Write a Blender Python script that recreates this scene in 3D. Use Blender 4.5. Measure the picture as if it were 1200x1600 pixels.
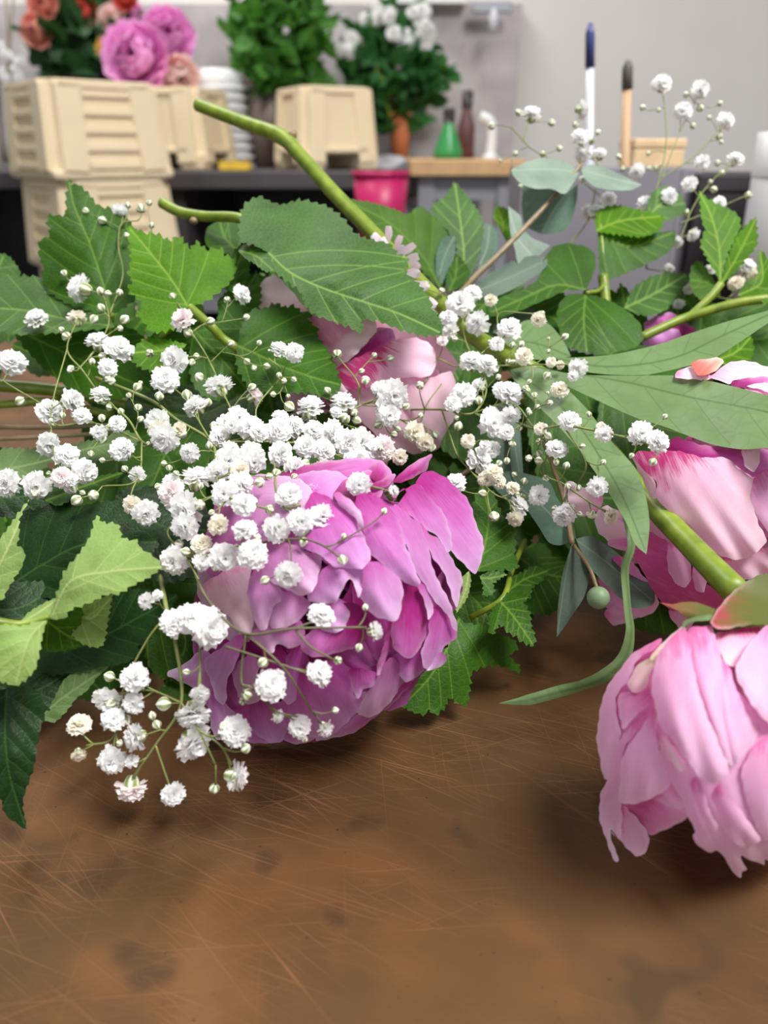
import bpy, bmesh, math, random
import numpy as np
from mathutils import Vector, Matrix
from mathutils.geometry import delaunay_2d_cdt

random.seed(7)
RNG = np.random.default_rng(11)
SC = bpy.context.scene
COL = SC.collection
for o in list(bpy.data.objects):
    bpy.data.objects.remove(o, do_unlink=True)

# ------------------------------------------------------------------ camera
TZ = 0.75                 # height of the copper work table
EYE = TZ + 0.21
PITCH = math.radians(25.2)
F = 1200.0                # focal length in pixels of the 1200x1600 frame
cam_d = bpy.data.cameras.new('camera')
cam = bpy.data.objects.new('camera', cam_d)
COL.objects.link(cam)
cam.location = (0, 0, EYE)
cam.rotation_euler = (math.pi / 2 - PITCH, 0, 0)
cam_d.sensor_fit = 'VERTICAL'
cam_d.sensor_height = 36.0
cam_d.sensor_width = 27.0
cam_d.lens = F / 1600 * 36.0
cam_d.clip_start = 0.02
cam_d.clip_end = 50
cam_d.dof.use_dof = True
cam_d.dof.focus_distance = 0.30
cam_d.dof.aperture_fstop = 8.6
SC.camera = cam

# ------------------------------------------------------------------ world, lamps, exposure
w = bpy.data.worlds.new('world')
SC.world = w
w.use_nodes = True
w.node_tree.nodes['Background'].inputs[0].default_value = (0.97, 0.975, 1.0, 1)
w.node_tree.nodes['Background'].inputs[1].default_value = 0.215

def area(name, loc, target, sx, sy, power, color):
    l = bpy.data.lights.new(name, 'AREA')
    l.shape = 'RECTANGLE'; l.size = sx; l.size_y = sy; l.energy = power; l.color = color
    o = bpy.data.objects.new(name, l); COL.objects.link(o)
    o.location = loc
    o.rotation_euler = (Vector(target) - Vector(loc)).to_track_quat('-Z', 'Y').to_euler()
    o['kind'] = 'helper'
    return o
area('ceiling_lamp_offscreen', (0.82, -0.2, 2.8), (0, 0.4, TZ), 1.0, 0.65, 70, (1.0, 0.98, 0.95))
area('ceiling_lamp_rear_offscreen', (-0.9, 1.9, 2.8), (-0.4, 2.0, 0.9), 1.4, 0.7, 30, (1.0, 0.98, 0.95))
area('front_fill_offscreen', (-1.0, -2.0, 1.6), (0, 0.4, 0.85), 2.4, 1.5, 13, (0.95, 0.97, 1.0))  # unseen soft front fill behind the camera, added to brighten the lower petals

vs = SC.view_settings
vs.view_transform = 'Standard'
vs.look = 'None'
vs.gamma = 1.0
vs.use_curve_mapping = False
vs.exposure = 0.33

# ------------------------------------------------------------------ helpers
CAMV = np.array([0, 0, EYE])
FW = np.array([0, math.cos(PITCH), -math.sin(PITCH)])
UP = np.array([0, math.sin(PITCH), math.cos(PITCH)])
RT = np.array([1.0, 0, 0])

def P(x, y, d):
    """direction of a picture point carried to the depth d (metres along the optical axis)"""
    x = np.asarray(x, float); y = np.asarray(y, float); d = np.asarray(d, float)
    X = (x - 600) / F * d; Y = -(y - 800) / F * d
    return CAMV + d[..., None] * FW + X[..., None] * RT + Y[..., None] * UP

def PV(x, y, d):
    return Vector(P(x, y, d).tolist())

def at_y(x, y, yw):
    """point of the ray through a picture point at the world distance yw"""
    r = FW + (x - 600) / F * RT - (y - 800) / F * UP
    return Vector((CAMV + r * (yw / r[1])).tolist())

def table_depth(y):
    a = math.atan((y - 800) / F)
    return (EYE - TZ) * math.cos(a) / math.sin(PITCH + a)

def sg(c):
    """sRGB 0-255 to linear"""
    out = []
    for v in c:
        v = v / 255.0
        out.append(v / 12.92 if v <= 0.04045 else ((v + 0.055) / 1.055) ** 2.4)
    return (*out, 1.0)

def tag(o, label=None, cat=None, group=None, kind=None):
    if label: o['label'] = label
    if cat: o['category'] = cat
    if group: o['group'] = group
    if kind: o['kind'] = kind
    return o

def empty(name, loc, label=None, cat=None, group=None):
    o = bpy.data.objects.new(name, None)
    COL.objects.link(o)
    o.empty_display_size = 0.02
    o.location = loc
    return tag(o, label, cat, group)

def link(name, me, parent=None, mat=None, world_geo=True):
    """one mesh object; mesh coordinates are in world space when world_geo"""
    o = bpy.data.objects.new(name, me)
    COL.objects.link(o)
    if mat is not None and len(me.materials) == 0:
        me.materials.append(mat)
    if parent is not None:
        o.parent = parent
        if world_geo:
            base = parent
            off = Vector((0, 0, 0))
            while base is not None:
                off = off + base.location
                base = base.parent
            o.location = -off
    return o

def mesh_from(name, verts, faces, smooth=True):
    me = bpy.data.meshes.new(name)
    me.from_pydata([tuple(v) for v in verts], [], [tuple(f) for f in faces])
    if smooth:
        me.polygons.foreach_set('use_smooth', [True] * len(me.polygons))
    me.update()
    return me

def box_mesh(name, size, center=(0, 0, 0), bevel=0.0, taper=1.0):
    bm = bmesh.new()
    bmesh.ops.create_cube(bm, size=1.0)
    for v in bm.verts:
        t = taper if v.co.z > 0 else 1.0
        v.co = Vector((v.co.x * size[0] * t + center[0], v.co.y * size[1] * t + center[1], v.co.z * size[2] + center[2]))
    if bevel > 0:
        bmesh.ops.bevel(bm, geom=bm.edges[:], offset=bevel, segments=2, affect='EDGES', profile=0.5)
    me = bpy.data.meshes.new(name)
    bm.to_mesh(me); bm.free()
    return me

def lathe_mesh(name, profile, seg=24, cap=True):
    vs_, fs = [], []
    n = len(profile)
    for i in range(seg):
        a = 2 * math.pi * i / seg
        for r, z in profile:
            vs_.append((r * math.cos(a), r * math.sin(a), z))
    for i in range(seg):
        j = (i + 1) % seg
        for k in range(n - 1):
            fs.append((i * n + k, j * n + k, j * n + k + 1, i * n + k + 1))
    return mesh_from(name, vs_, fs)

def tube_data(pts, radii, sides=6, cap=True):
    pts = np.asarray(pts, float); n = len(pts)
    radii = np.broadcast_to(np.asarray(radii, float), (n,))
    V, Fc = [], []
    tan = np.gradient(pts, axis=0)
    tan /= np.linalg.norm(tan, axis=1)[:, None] + 1e-12
    ref = np.array([0.31, 0.2, 0.93])
    for i in range(n):
        a = np.cross(tan[i], ref); a /= np.linalg.norm(a) + 1e-12
        b = np.cross(tan[i], a)
        for k in range(sides):
            t = 2 * math.pi * k / sides
            V.append(pts[i] + radii[i] * (math.cos(t) * a + math.sin(t) * b))
    for i in range(n - 1):
        for k in range(sides):
            k2 = (k + 1) % sides
            Fc.append((i * sides + k, i * sides + k2, (i + 1) * sides + k2, (i + 1) * sides + k))
    if cap:
        Fc.append(tuple(range(sides))[::-1])
        Fc.append(tuple((n - 1) * sides + k for k in range(sides)))
    return V, Fc

def spline(pts, n=8):
    """Catmull-Rom through the points, open"""
    p = np.asarray(pts, float)
    if len(p) < 3:
        return np.array([p[0] + (p[-1] - p[0]) * t for t in np.linspace(0, 1, n + 1)])
    q = np.vstack([2 * p[0] - p[1], p, 2 * p[-1] - p[-2]])
    out = []
    for i in range(1, len(q) - 2):
        for t in np.linspace(0, 1, n, endpoint=False):
            a, b, c, d = q[i - 1], q[i], q[i + 1], q[i + 2]
            out.append(0.5 * ((2 * b) + (c - a) * t + (2 * a - 5 * b + 4 * c - d) * t * t + (3 * b - a - 3 * c + d) * t ** 3))
    out.append(q[-2])
    return np.array(out)

# ------------------------------------------------------------------ materials
def new_mat(name):
    m = bpy.data.materials.new(name)
    m.use_nodes = True
    nt = m.node_tree
    b = nt.nodes['Principled BSDF']
    return m, nt, b

def N(nt, kind, **kw):
    n = nt.nodes.new(kind)
    for k, v in kw.items():
        if k.startswith('i_'):
            n.inputs[k[2:].replace('_', ' ')].default_value = v
        else:
            setattr(n, k, v)
    return n

def ramp(nt, stops):
    r = nt.nodes.new('ShaderNodeValToRGB')
    e = r.color_ramp.elements
    while len(e) < len(stops):
        e.new(0.5)
    for el, (p, c) in zip(e, stops):
        el.position = p; el.color = c
    return r

def mixc(nt, fac, a, b, blend='MIX'):
    m = nt.nodes.new('ShaderNodeMix')
    m.data_type = 'RGBA'; m.blend_type = blend
    L = nt.links
    for sock, v in ((m.inputs[0], fac), (m.inputs[6], a), (m.inputs[7], b)):
        if isinstance(v, (int, float)):
            sock.default_value = v
        elif isinstance(v, tuple):
            sock.default_value = v
        else:
            L.new(v, sock)
    return m.outputs[2]

def plain(name, col, rough=0.5, metal=0.0, noise=0.0, scale=20.0, bump=0.0):
    m, nt, b = new_mat(name)
    b.inputs['Roughness'].default_value = rough
    b.inputs['Metallic'].default_value = metal
    c = sg(col)
    if noise > 0:
        tc = N(nt, 'ShaderNodeTexCoord')
        nz = N(nt, 'ShaderNodeTexNoise', i_Scale=scale, i_Detail=6.0)
        nt.links.new(tc.outputs['Object'], nz.inputs['Vector'])
        lo = tuple(v * (1 - noise) for v in c[:3]) + (1,)
        hi = tuple(min(1, v * (1 + noise)) for v in c[:3]) + (1,)
        r = ramp(nt, [(0.3, lo), (0.7, hi)])
        nt.links.new(nz.outputs['Fac'], r.inputs['Fac'])
        nt.links.new(r.outputs['Color'], b.inputs['Base Color'])
        if bump > 0:
            bp = N(nt, 'ShaderNodeBump', i_Strength=bump, i_Distance=0.002)
            nt.links.new(nz.outputs['Fac'], bp.inputs['Height'])
            nt.links.new(bp.outputs['Normal'], b.inputs['Normal'])
    else:
        b.inputs['Base Color'].default_value = c
    return m

def thin(nt, b, col_socket, frac, tint=(1, 1, 1, 1)):
    """leaf and petal tissue: part of the light passes through"""
    tr = N(nt, 'ShaderNodeBsdfTranslucent')
    c = mixc(nt, 1.0, col_socket, tint, 'MULTIPLY')
    nt.links.new(c, tr.inputs['Color'])
    mx = N(nt, 'ShaderNodeMixShader')
    mx.inputs[0].default_value = frac
    nt.links.new(b.outputs[0], mx.inputs[1])
    nt.links.new(tr.outputs[0], mx.inputs[2])
    nt.links.new(mx.outputs[0], nt.nodes['Material Output'].inputs['Surface'])

def leaf_mat(name, col, vein, var=0.35, rough=0.5, frac=0.3, cell=430.0, bump=0.2, tint=(1.0, 1.15, 0.5, 1), spec=0.25):
    m, nt, b = new_mat(name)
    L = nt.links
    tc = N(nt, 'ShaderNodeTexCoord')
    nz = N(nt, 'ShaderNodeTexNoise', i_Scale=38.0, i_Detail=5.0)
    L.new(tc.outputs['Object'], nz.inputs['Vector'])
    c = sg(col)
    r = ramp(nt, [(0.25, tuple(v * (1 - var) for v in c[:3]) + (1,)), (0.75, tuple(v * (1 + var) for v in c[:3]) + (1,))])
    L.new(nz.outputs['Fac'], r.inputs['Fac'])
    vo = N(nt, 'ShaderNodeTexVoronoi', i_Scale=cell, feature='DISTANCE_TO_EDGE')
    L.new(tc.outputs['Object'], vo.inputs['Vector'])
    vr = ramp(nt, [(0.0, (1, 1, 1, 1)), (0.16, (0, 0, 0, 1))])
    L.new(vo.outputs['Distance'], vr.inputs['Fac'])
    net = N(nt, 'ShaderNodeMath', operation='MULTIPLY'); net.inputs[1].default_value = 0.12
    L.new(vr.outputs['Color'], net.inputs[0])
    at = N(nt, 'ShaderNodeAttribute', attribute_name='vein')
    sm = N(nt, 'ShaderNodeMath', operation='MAXIMUM')
    L.new(net.outputs[0], sm.inputs[0]); L.new(at.outputs['Fac'], sm.inputs[1])
    colr = mixc(nt, sm.outputs[0], r.outputs['Color'], sg(vein))
    L.new(colr, b.inputs['Base Color'])
    b.inputs['Roughness'].default_value = rough
    b.inputs['Specular IOR Level'].default_value = spec
    n2 = N(nt, 'ShaderNodeTexNoise', i_Scale=cell * 2.2, i_Detail=4.0)
    L.new(tc.outputs['Object'], n2.inputs['Vector'])
    ad = N(nt, 'ShaderNodeMath', operation='MULTIPLY_ADD'); ad.inputs[1].default_value = -1.0
    L.new(vr.outputs['Color'], ad.inputs[0]); L.new(n2.outputs['Fac'], ad.inputs[2])
    bp = N(nt, 'ShaderNodeBump', i_Strength=bump, i_Distance=0.0006)
    L.new(ad.outputs[0], bp.inputs['Height'])
    L.new(bp.outputs['Normal'], b.inputs['Normal'])
    thin(nt, b, colr, frac, tint)
    return m

def petal_mat(name, base, mid, edge, streak=0.25, frac=0.35, p0=0.0, p1=0.45, p2=0.95, rough=0.5):
    m, nt, b = new_mat(name)
    L = nt.links
    at = N(nt, 'ShaderNodeAttribute', attribute_name='along')
    uv = N(nt, 'ShaderNodeUVMap')
    mp = N(nt, 'ShaderNodeMapping'); mp.inputs['Scale'].default_value = (15, 1.2, 1)
    L.new(uv.outputs['UV'], mp.inputs['Vector'])
    nz = N(nt, 'ShaderNodeTexNoise', i_Scale=1.0, i_Detail=4.0, i_Distortion=0.4)
    L.new(mp.outputs['Vector'], nz.inputs['Vector'])
    mpf = N(nt, 'ShaderNodeMapping'); mpf.inputs['Scale'].default_value = (46, 1.8, 1)
    L.new(uv.outputs['UV'], mpf.inputs['Vector'])
    nf = N(nt, 'ShaderNodeTexNoise', i_Scale=1.0, i_Detail=2.0, i_Distortion=0.2)
    L.new(mpf.outputs['Vector'], nf.inputs['Vector'])
    mp2 = N(nt, 'ShaderNodeMapping'); mp2.inputs['Scale'].default_value = (4, 3, 1)
    L.new(uv.outputs['UV'], mp2.inputs['Vector'])
    n2 = N(nt, 'ShaderNodeTexNoise', i_Scale=1.0, i_Detail=2.0)
    L.new(mp2.outputs['Vector'], n2.inputs['Vector'])
    a1 = N(nt, 'ShaderNodeMath', operation='MULTIPLY_ADD'); a1.inputs[1].default_value = 0.45; a1.inputs[2].default_value = -0.225
    L.new(n2.outputs['Fac'], a1.inputs[0])
    a2 = N(nt, 'ShaderNodeMath', operation='MULTIPLY_ADD'); a2.inputs[1].default_value = streak
    L.new(nz.outputs['Fac'], a2.inputs[0])
    a3 = N(nt, 'ShaderNodeMath', operation='ADD'); 
    L.new(a1.outputs[0], a3.inputs[0]); L.new(at.outputs['Fac'], a3.inputs[1])
    a4 = N(nt, 'ShaderNodeMath', operation='SUBTRACT'); a4.inputs[1].default_value = streak * 0.5
    L.new(a3.outputs[0], a2.inputs[2]); L.new(a2.outputs[0], a4.inputs[0])
    a5 = N(nt, 'ShaderNodeMath', operation='MULTIPLY_ADD'); a5.inputs[1].default_value = 0.42
    L.new(nf.outputs['Fac'], a5.inputs[0]); L.new(a4.outputs[0], a5.inputs[2])
    a6 = N(nt, 'ShaderNodeMath', operation='SUBTRACT'); a6.inputs[1].default_value = 0.21
    L.new(a5.outputs[0], a6.inputs[0])
    r = ramp(nt, [(p0, sg(base)), (p1, sg(mid)), (p2, sg(edge))])
    L.new(a6.outputs[0], r.inputs['Fac'])
    rim = N(nt, 'ShaderNodeAttribute', attribute_name='vein')
    pale = tuple(v * 0.35 + 0.62 for v in sg(edge)[:3]) + (1,)
    rm = N(nt, 'ShaderNodeMath', operation='MULTIPLY'); rm.inputs[1].default_value = 0.32
    L.new(rim.outputs['Fac'], rm.inputs[0])
    colp = mixc(nt, rm.outputs[0], r.outputs['Color'], pale)
    L.new(colp, b.inputs['Base Color'])
    b.inputs['Roughness'].default_value = rough
    b.inputs['Specular IOR Level'].default_value = 0.28
    b.inputs['Sheen Weight'].default_value = 0.12
    bp = N(nt, 'ShaderNodeBump', i_Strength=0.12, i_Distance=0.0004)
    L.new(nz.outputs['Fac'], bp.inputs['Height'])
    L.new(bp.outputs['Normal'], b.inputs['Normal'])
    thin(nt, b, colp, frac, (1.0, 0.82, 0.95, 1))
    return m

M = {}
# leaves of the serrated shrub branches
M['leaf_bright'] = leaf_mat('leaf_bright', (80, 130, 12), (142, 178, 64), frac=0.42)
M['leaf_mid'] = leaf_mat('leaf_mid', (50, 92, 14), (106, 142, 50), frac=0.34)
M['leaf_cool'] = leaf_mat('leaf_cool', (62, 98, 42), (126, 160, 78), frac=0.25, rough=0.5, bump=0.2)
M['leaf_dark'] = leaf_mat('leaf_dark', (22, 50, 16), (52, 86, 38), frac=0.18, rough=0.5, bump=0.18)
M['leaf_pale'] = leaf_mat('leaf_pale', (132, 160, 88), (172, 190, 124), frac=0.3, tint=(1.0, 1.08, 0.7, 1), rough=0.6, bump=0.2, spec=0.2)
M['leaf_dull'] = leaf_mat('leaf_dull', (92, 118, 70), (126, 148, 98), frac=0.25, rough=0.6, bump=0.2, spec=0.2)
M['leaf_olive'] = leaf_mat('leaf_olive', (66, 104, 24), (98, 136, 50), frac=0.36)
M['leaf_peony'] = leaf_mat('leaf_peony', (106, 132, 86), (78, 106, 60), var=0.18, frac=0.14, rough=0.4, cell=150.0, bump=0.12, tint=(1, 1.1, 0.7, 1))
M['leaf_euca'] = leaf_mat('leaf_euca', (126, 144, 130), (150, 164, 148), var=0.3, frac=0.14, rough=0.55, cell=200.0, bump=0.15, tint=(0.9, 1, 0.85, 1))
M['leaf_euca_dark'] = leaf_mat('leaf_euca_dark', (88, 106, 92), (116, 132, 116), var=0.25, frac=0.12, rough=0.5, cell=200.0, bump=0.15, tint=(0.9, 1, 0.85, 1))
M['leaf_bluegreen'] = leaf_mat('leaf_bluegreen', (84, 110, 94), (124, 142, 120), var=0.35, frac=0.16, rough=0.55, cell=160.0, bump=0.15, tint=(0.9, 1, 0.85, 1))
# petals
M['p_magenta'] = petal_mat('petal_magenta', (132, 8, 88), (178, 46, 138), (208, 120, 192), streak=0.2)
M['p_pink'] = petal_mat('petal_pink', (174, 38, 136), (204, 108, 190), (219, 162, 222), streak=0.18)
M['p_lilac'] = petal_mat('petal_lilac', (200, 94, 178), (212, 146, 208), (226, 188, 232), streak=0.2)
M['p_mauve'] = petal_mat('petal_mauve', (194, 100, 170), (208, 142, 198), (224, 180, 216), streak=0.2)
M['p_rose'] = petal_mat('petal_rose', (218, 112, 172), (236, 176, 216), (245, 204, 233), streak=0.22, p1=0.22)
M['p_rose_deep'] = petal_mat('petal_rose_deep', (204, 88, 150), (230, 148, 200), (242, 188, 224), streak=0.22, p1=0.35)
M['p_pale'] = petal_mat('petal_pale', (232, 150, 192), (246, 206, 224), (253, 226, 238), streak=0.2, p1=0.25)
M['p_pale_streak'] = petal_mat('petal_pale_streak', (204, 60, 130), (244, 190, 218), (252, 220, 236), streak=0.22, p0=0.0, p1=0.2)
M['p_cream'] = petal_mat('petal_cream', (222, 214, 170), (246, 220, 214), (250, 200, 216), streak=0.4, p1=0.4)
M['p_white'] = petal_mat('petal_white', (240, 214, 228), (250, 236, 244), (255, 246, 252), streak=0.2)
M['sepal'] = petal_mat('sepal', (86, 94, 34), (116, 86, 44), (164, 50, 70), streak=0.9, frac=0.15, p0=0.2, p1=0.65, p2=1.0)
M['sepal_red'] = petal_mat('sepal_red', (190, 90, 80), (214, 120, 108), (236, 176, 160), streak=0.6, frac=0.15)
# stems
def stem_mat(name, c1, c2, rough=0.42):
    m, nt, b = new_mat(name)
    L = nt.links
    tc = N(nt, 'ShaderNodeTexCoord')
    nz = N(nt, 'ShaderNodeTexNoise', i_Scale=140.0, i_Detail=5.0)
    L.new(tc.outputs['Object'], nz.inputs['Vector'])
    r = ramp(nt, [(0.3, sg(c1)), (0.7, sg(c2))])
    L.new(nz.outputs['Fac'], r.inputs['Fac'])
    L.new(r.outputs['Color'], b.inputs['Base Color'])
    b.inputs['Roughness'].default_value = rough
    bp = N(nt, 'ShaderNodeBump', i_Strength=0.2, i_Distance=0.0008)
    L.new(nz.outputs['Fac'], bp.inputs['Height']); L.new(bp.outputs['Normal'], b.inputs['Normal'])
    return m
M['stem_green'] = stem_mat('stem_green', (94, 118, 22), (132, 150, 46))
M['stem_cut'] = stem_mat('stem_cut', (170, 192, 96), (196, 210, 130))
M['stem_brown'] = stem_mat('stem_brown', (112, 96, 70), (140, 122, 88))
M['stem_gyp'] = stem_mat('stem_gyp', (102, 116, 58), (138, 146, 84), 0.5)
M['stem_gyp_dark'] = stem_mat('stem_gyp_dark', (84, 84, 56), (112, 108, 74), 0.5)
M['bud_green'] = stem_mat('bud_green', (110, 140, 104), (136, 158, 120), 0.5)

def floret_mat(name, c):
    m, nt, b = new_mat(name)
    L = nt.links
    at = N(nt, 'ShaderNodeAttribute', attribute_name='along')
    r = ramp(nt, [(0.0, sg((206, 214, 160))), (0.35, sg(c)), (1.0, sg(tuple(min(255, v + 6) for v in c)))])
    L.new(at.outputs['Fac'], r.inputs['Fac'])
    L.new(r.outputs['Color'], b.inputs['Base Color'])
    b.inputs['Roughness'].default_value = 0.6
    b.inputs['Specular IOR Level'].default_value = 0.2
    thin(nt, b, r.outputs['Color'], 0.48)
    return m
M['gyp_white'] = floret_mat('gyp_white', (252, 252, 252))
M['gyp_cream'] = floret_mat('gyp_cream', (249, 245, 234))
M['gyp_pink'] = floret_mat('gyp_pink', (252, 243, 243))
def bud_mat():
    m, nt, b = new_mat('gyp_bud')
    at = N(nt, 'ShaderNodeAttribute', attribute_name='along')
    r = ramp(nt, [(0.25, sg((126, 140, 84))), (0.5, sg((196, 204, 160))), (0.62, sg((240, 242, 232)))])
    nt.links.new(at.outputs['Fac'], r.inputs['Fac'])
    nt.links.new(r.outputs['Color'], b.inputs['Base Color'])
    b.inputs['Roughness'].default_value = 0.5
    return m
M['gyp_bud'] = bud_mat()

def copper():
    m, nt, b = new_mat('copper_sheet')
    L = nt.links
    tc = N(nt, 'ShaderNodeTexCoord')
    def noise(scale, detail=5.0, dist=0.0, rough=0.55):
        n = N(nt, 'ShaderNodeTexNoise', i_Scale=scale, i_Detail=detail, i_Distortion=dist, i_Roughness=rough)
        L.new(tc.outputs['Object'], n.inputs['Vector'])
        return n.outputs['Fac']
    big = ramp(nt, [(0.3, sg((68, 46, 23))), (0.5, sg((92, 63, 33))), (0.74, sg((138, 94, 56)))])
    L.new(noise(9.0, 4.0, 0.4), big.inputs['Fac'])
    # brown green patina blotches
    pat = ramp(nt, [(0.5, (0, 0, 0, 1)), (0.72, (1, 1, 1, 1))])
    L.new(noise(26.0, 3.0, 0.2), pat.inputs['Fac'])
    c1 = mixc(nt, 0.5, big.outputs['Color'], sg((80, 60, 28)))
    pm = N(nt, 'ShaderNodeMath', operation='MULTIPLY'); pm.inputs[1].default_value = 0.75
    L.new(pat.outputs['Color'], pm.inputs[0])
    c2 = mixc(nt, pm.outputs[0], big.outputs['Color'], c1)
    # small dark stains
    st = ramp(nt, [(0.63, (0, 0, 0, 1)), (0.74, (1, 1, 1, 1))])
    L.new(noise(62.0, 2.0, 0.0, 0.3), st.inputs['Fac'])
    sm_ = N(nt, 'ShaderNodeMath', operation='MULTIPLY'); sm_.inputs[1].default_value = 0.55
    L.new(st.outputs['Color'], sm_.inputs[0])
    c3 = mixc(nt, sm_.outputs[0], c2, sg((58, 42, 24)))
    # fine dark specks
    sp = ramp(nt, [(0.71, (0, 0, 0, 1)), (0.76, (1, 1, 1, 1))])
    L.new(noise(420.0, 2.0), sp.inputs['Fac'])
    c3 = mixc(nt, sp.outputs['Color'], c3, sg((50, 34, 20)))
    # scratches: stretched noise in several directions
    tot = None
    for ang, sc, lo, amt in ((20, 1.0, 0.68, 0.5), (32, 1.2, 0.67, 0.5), (48, 0.8, 0.69, 0.5), (-4, 0.9, 0.69, 0.5), (86, 0.7, 0.70, 0.3), (12, 1.6, 0.68, 0.4), (-24, 1.1, 0.69, 0.35), (38, 2.2, 0.66, 0.35), (-8, 2.0, 0.67, 0.3)):
        mp = N(nt, 'ShaderNodeMapping')
        mp.inputs['Scale'].default_value = (12 * sc, 1500 * sc, 1)
        mr = N(nt, 'ShaderNodeMapping')
        mr.inputs['Rotation'].default_value = (0, 0, math.radians(ang))
        mr.inputs['Location'].default_value = (ang * 0.37, ang * 0.11, 0)
        L.new(tc.outputs['Object'], mr.inputs['Vector'])
        L.new(mr.outputs['Vector'], mp.inputs['Vector'])
        n = N(nt, 'ShaderNodeTexNoise', i_Scale=1.0, i_Detail=2.0, i_Roughness=0.4)
        L.new(mp.outputs['Vector'], n.inputs['Vector'])
        r = ramp(nt, [(lo, (0, 0, 0, 1)), (lo + 0.035, (amt, amt, amt, 1))])
        L.new(n.outputs['Fac'], r.inputs['Fac'])
        if tot is None:
            tot = r.outputs['Color']
        else:
            tot = mixc(nt, 1.0, tot, r.outputs['Color'], 'LIGHTEN')
    # scratches come in patches
    pr = ramp(nt, [(0.42, (0.06, 0.06, 0.06, 1)), (0.66, (1, 1, 1, 1))])
    L.new(noise(14.0, 3.0), pr.inputs['Fac'])
    tot = mixc(nt, 1.0, tot, pr.outputs['Color'], 'MULTIPLY')
    c4 = mixc(nt, tot, c3, sg((164, 116, 80)))
    L.new(c4, b.inputs['Base Color'])
    b.inputs['Metallic'].default_value = 0.55
    rr = N(nt, 'ShaderNodeMapRange'); rr.inputs['To Min'].default_value = 0.48; rr.inputs['To Max'].default_value = 0.68
    L.new(noise(18.0), rr.inputs['Value'])
    L.new(rr.outputs['Result'], b.inputs['Roughness'])
    bp = N(nt, 'ShaderNodeBump', i_Strength=0.25, i_Distance=0.0003)
    L.new(tot, bp.inputs['Height']); L.new(bp.outputs['Normal'], b.inputs['Normal'])
    return m
M['copper'] = copper()

# ------------------------------------------------------------------ patch builder: leaves and petals as curved sheets
def parse(s):
    pts, tip = [], None
    for i, tok in enumerate(s.split()):
        if tok.endswith('*'):
            tip = i; tok = tok[:-1]
        a, b = tok.split(',')
        pts.append((float(a), float(b)))
    return np.array(pts), tip

def rbf(ctrl):
    c = np.array(ctrl, float)
    n = len(c)
    if n == 1:
        return lambda x, y: np.full_like(x, c[0, 2])
    if n == 2:
        d = c[1, :2] - c[0, :2]; q = d @ d
        return lambda x, y: c[0, 2] + (c[1, 2] - c[0, 2]) * ((x - c[0, 0]) * d[0] + (y - c[0, 1]) * d[1]) / q
    pc = c[:, :2] / 100.0
    def phi(r):
        return r * r * np.log(r + 1e-9)
    A = np.zeros((n + 3, n + 3)); r = np.linalg.norm(pc[:, None] - pc[None], axis=2)
    A[:n, :n] = phi(r) + 1e-4 * np.eye(n); A[:n, n] = 1; A[:n, n + 1:] = pc
    A[n, :n] = 1; A[n + 1:, :n] = pc.T
    wv = np.linalg.lstsq(A, np.concatenate([c[:, 2], np.zeros(3)]), rcond=None)[0]
    def f(x, y):
        q = np.stack([x, y], -1) / 100.0
        rr = np.linalg.norm(q[:, None] - pc[None], axis=2)
        return phi(rr) @ wv[:n] + wv[n] + q @ wv[n + 1:]
    return f

def smooth_outline(p, tip, step=4.0, pointed=True):
    n = len(p); out = []; idx_tip = 0
    sharp = {tip, 0} if pointed else set()
    def tan(i):
        a, b, c = p[i - 1], p[i], p[(i + 1) % n]
        if i in sharp:
            return np.zeros(2)
        t = c - a
        l = min(np.linalg.norm(b - a), np.linalg.norm(c - b))
        return t / (np.linalg.norm(t) + 1e-9) * l * 0.9
    for i in range(n):
        j = (i + 1) % n
        L = np.linalg.norm(p[j] - p[i])
        k = max(2, int(L / step))
        m0, m1 = tan(i), tan(j)
        if i == tip:
            idx_tip = len(out)
        for t in np.arange(k) / k:
            h = (2 * t ** 3 - 3 * t ** 2 + 1, t ** 3 - 2 * t ** 2 + t, -2 * t ** 3 + 3 * t ** 2, t ** 3 - t ** 2)
            out.append(h[0] * p[i] + h[1] * m0 + h[2] * p[j] + h[3] * m1)
    return np.array(out), idx_tip

def serrate(o, it, pitch, amp, rnd):
    q = np.vstack([o, o[:1]])
    seg = np.linalg.norm(np.diff(q, axis=0), axis=1)
    cum = np.concatenate([[0], np.cumsum(seg)])
    tot = cum[-1]; at_tip = cum[it]
    area2 = np.sum(q[:-1, 0] * q[1:, 1] - q[1:, 0] * q[:-1, 1])
    sgn = 1.0 if area2 > 0 else -1.0
    nt_ = max(6, int(tot / pitch))
    # uneven teeth
    w_ = np.array([1 + 0.45 * (rnd.random() - 0.5) for _ in range(nt_)]); b = np.concatenate([[0], np.cumsum(w_)]) / w_.sum() * tot
    out = []
    tip_new = 0; best = 1e9
    def pos(s):
        return np.array([np.interp(s, cum, q[:, 0]), np.interp(s, cum, q[:, 1])])
    for k in range(nt_):
        a0, a1 = b[k], b[k + 1]
        am = amp * (0.6 + 0.8 * rnd.random())
        fw = a0 < at_tip
        prof = ((0.0, -0.35), (0.38, 0.25), (0.74, 0.8), (0.86, 0.2)) if fw else ((0.0, -0.35), (0.14, 0.2), (0.26, 0.8), (0.62, 0.25))
        for f, h in prof:
            s = a0 + f * (a1 - a0)
            e = 3.0
            t = pos(min(tot, s + e)) - pos(max(0, s - e)); t /= np.linalg.norm(t) + 1e-9
            nrm = np.array([t[1], -t[0]]) * sgn
            fade = min(1.0, s / 25.0, (tot - s) / 25.0)
            pp = pos(s) + nrm * h * am * max(0, fade)
            if abs(s - at_tip) < best:
                best = abs(s - at_tip); tip_new = len(out)
            out.append(pp)
    out = np.array(out)
    out[tip_new] = o[it]
    return out, tip_new

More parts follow.
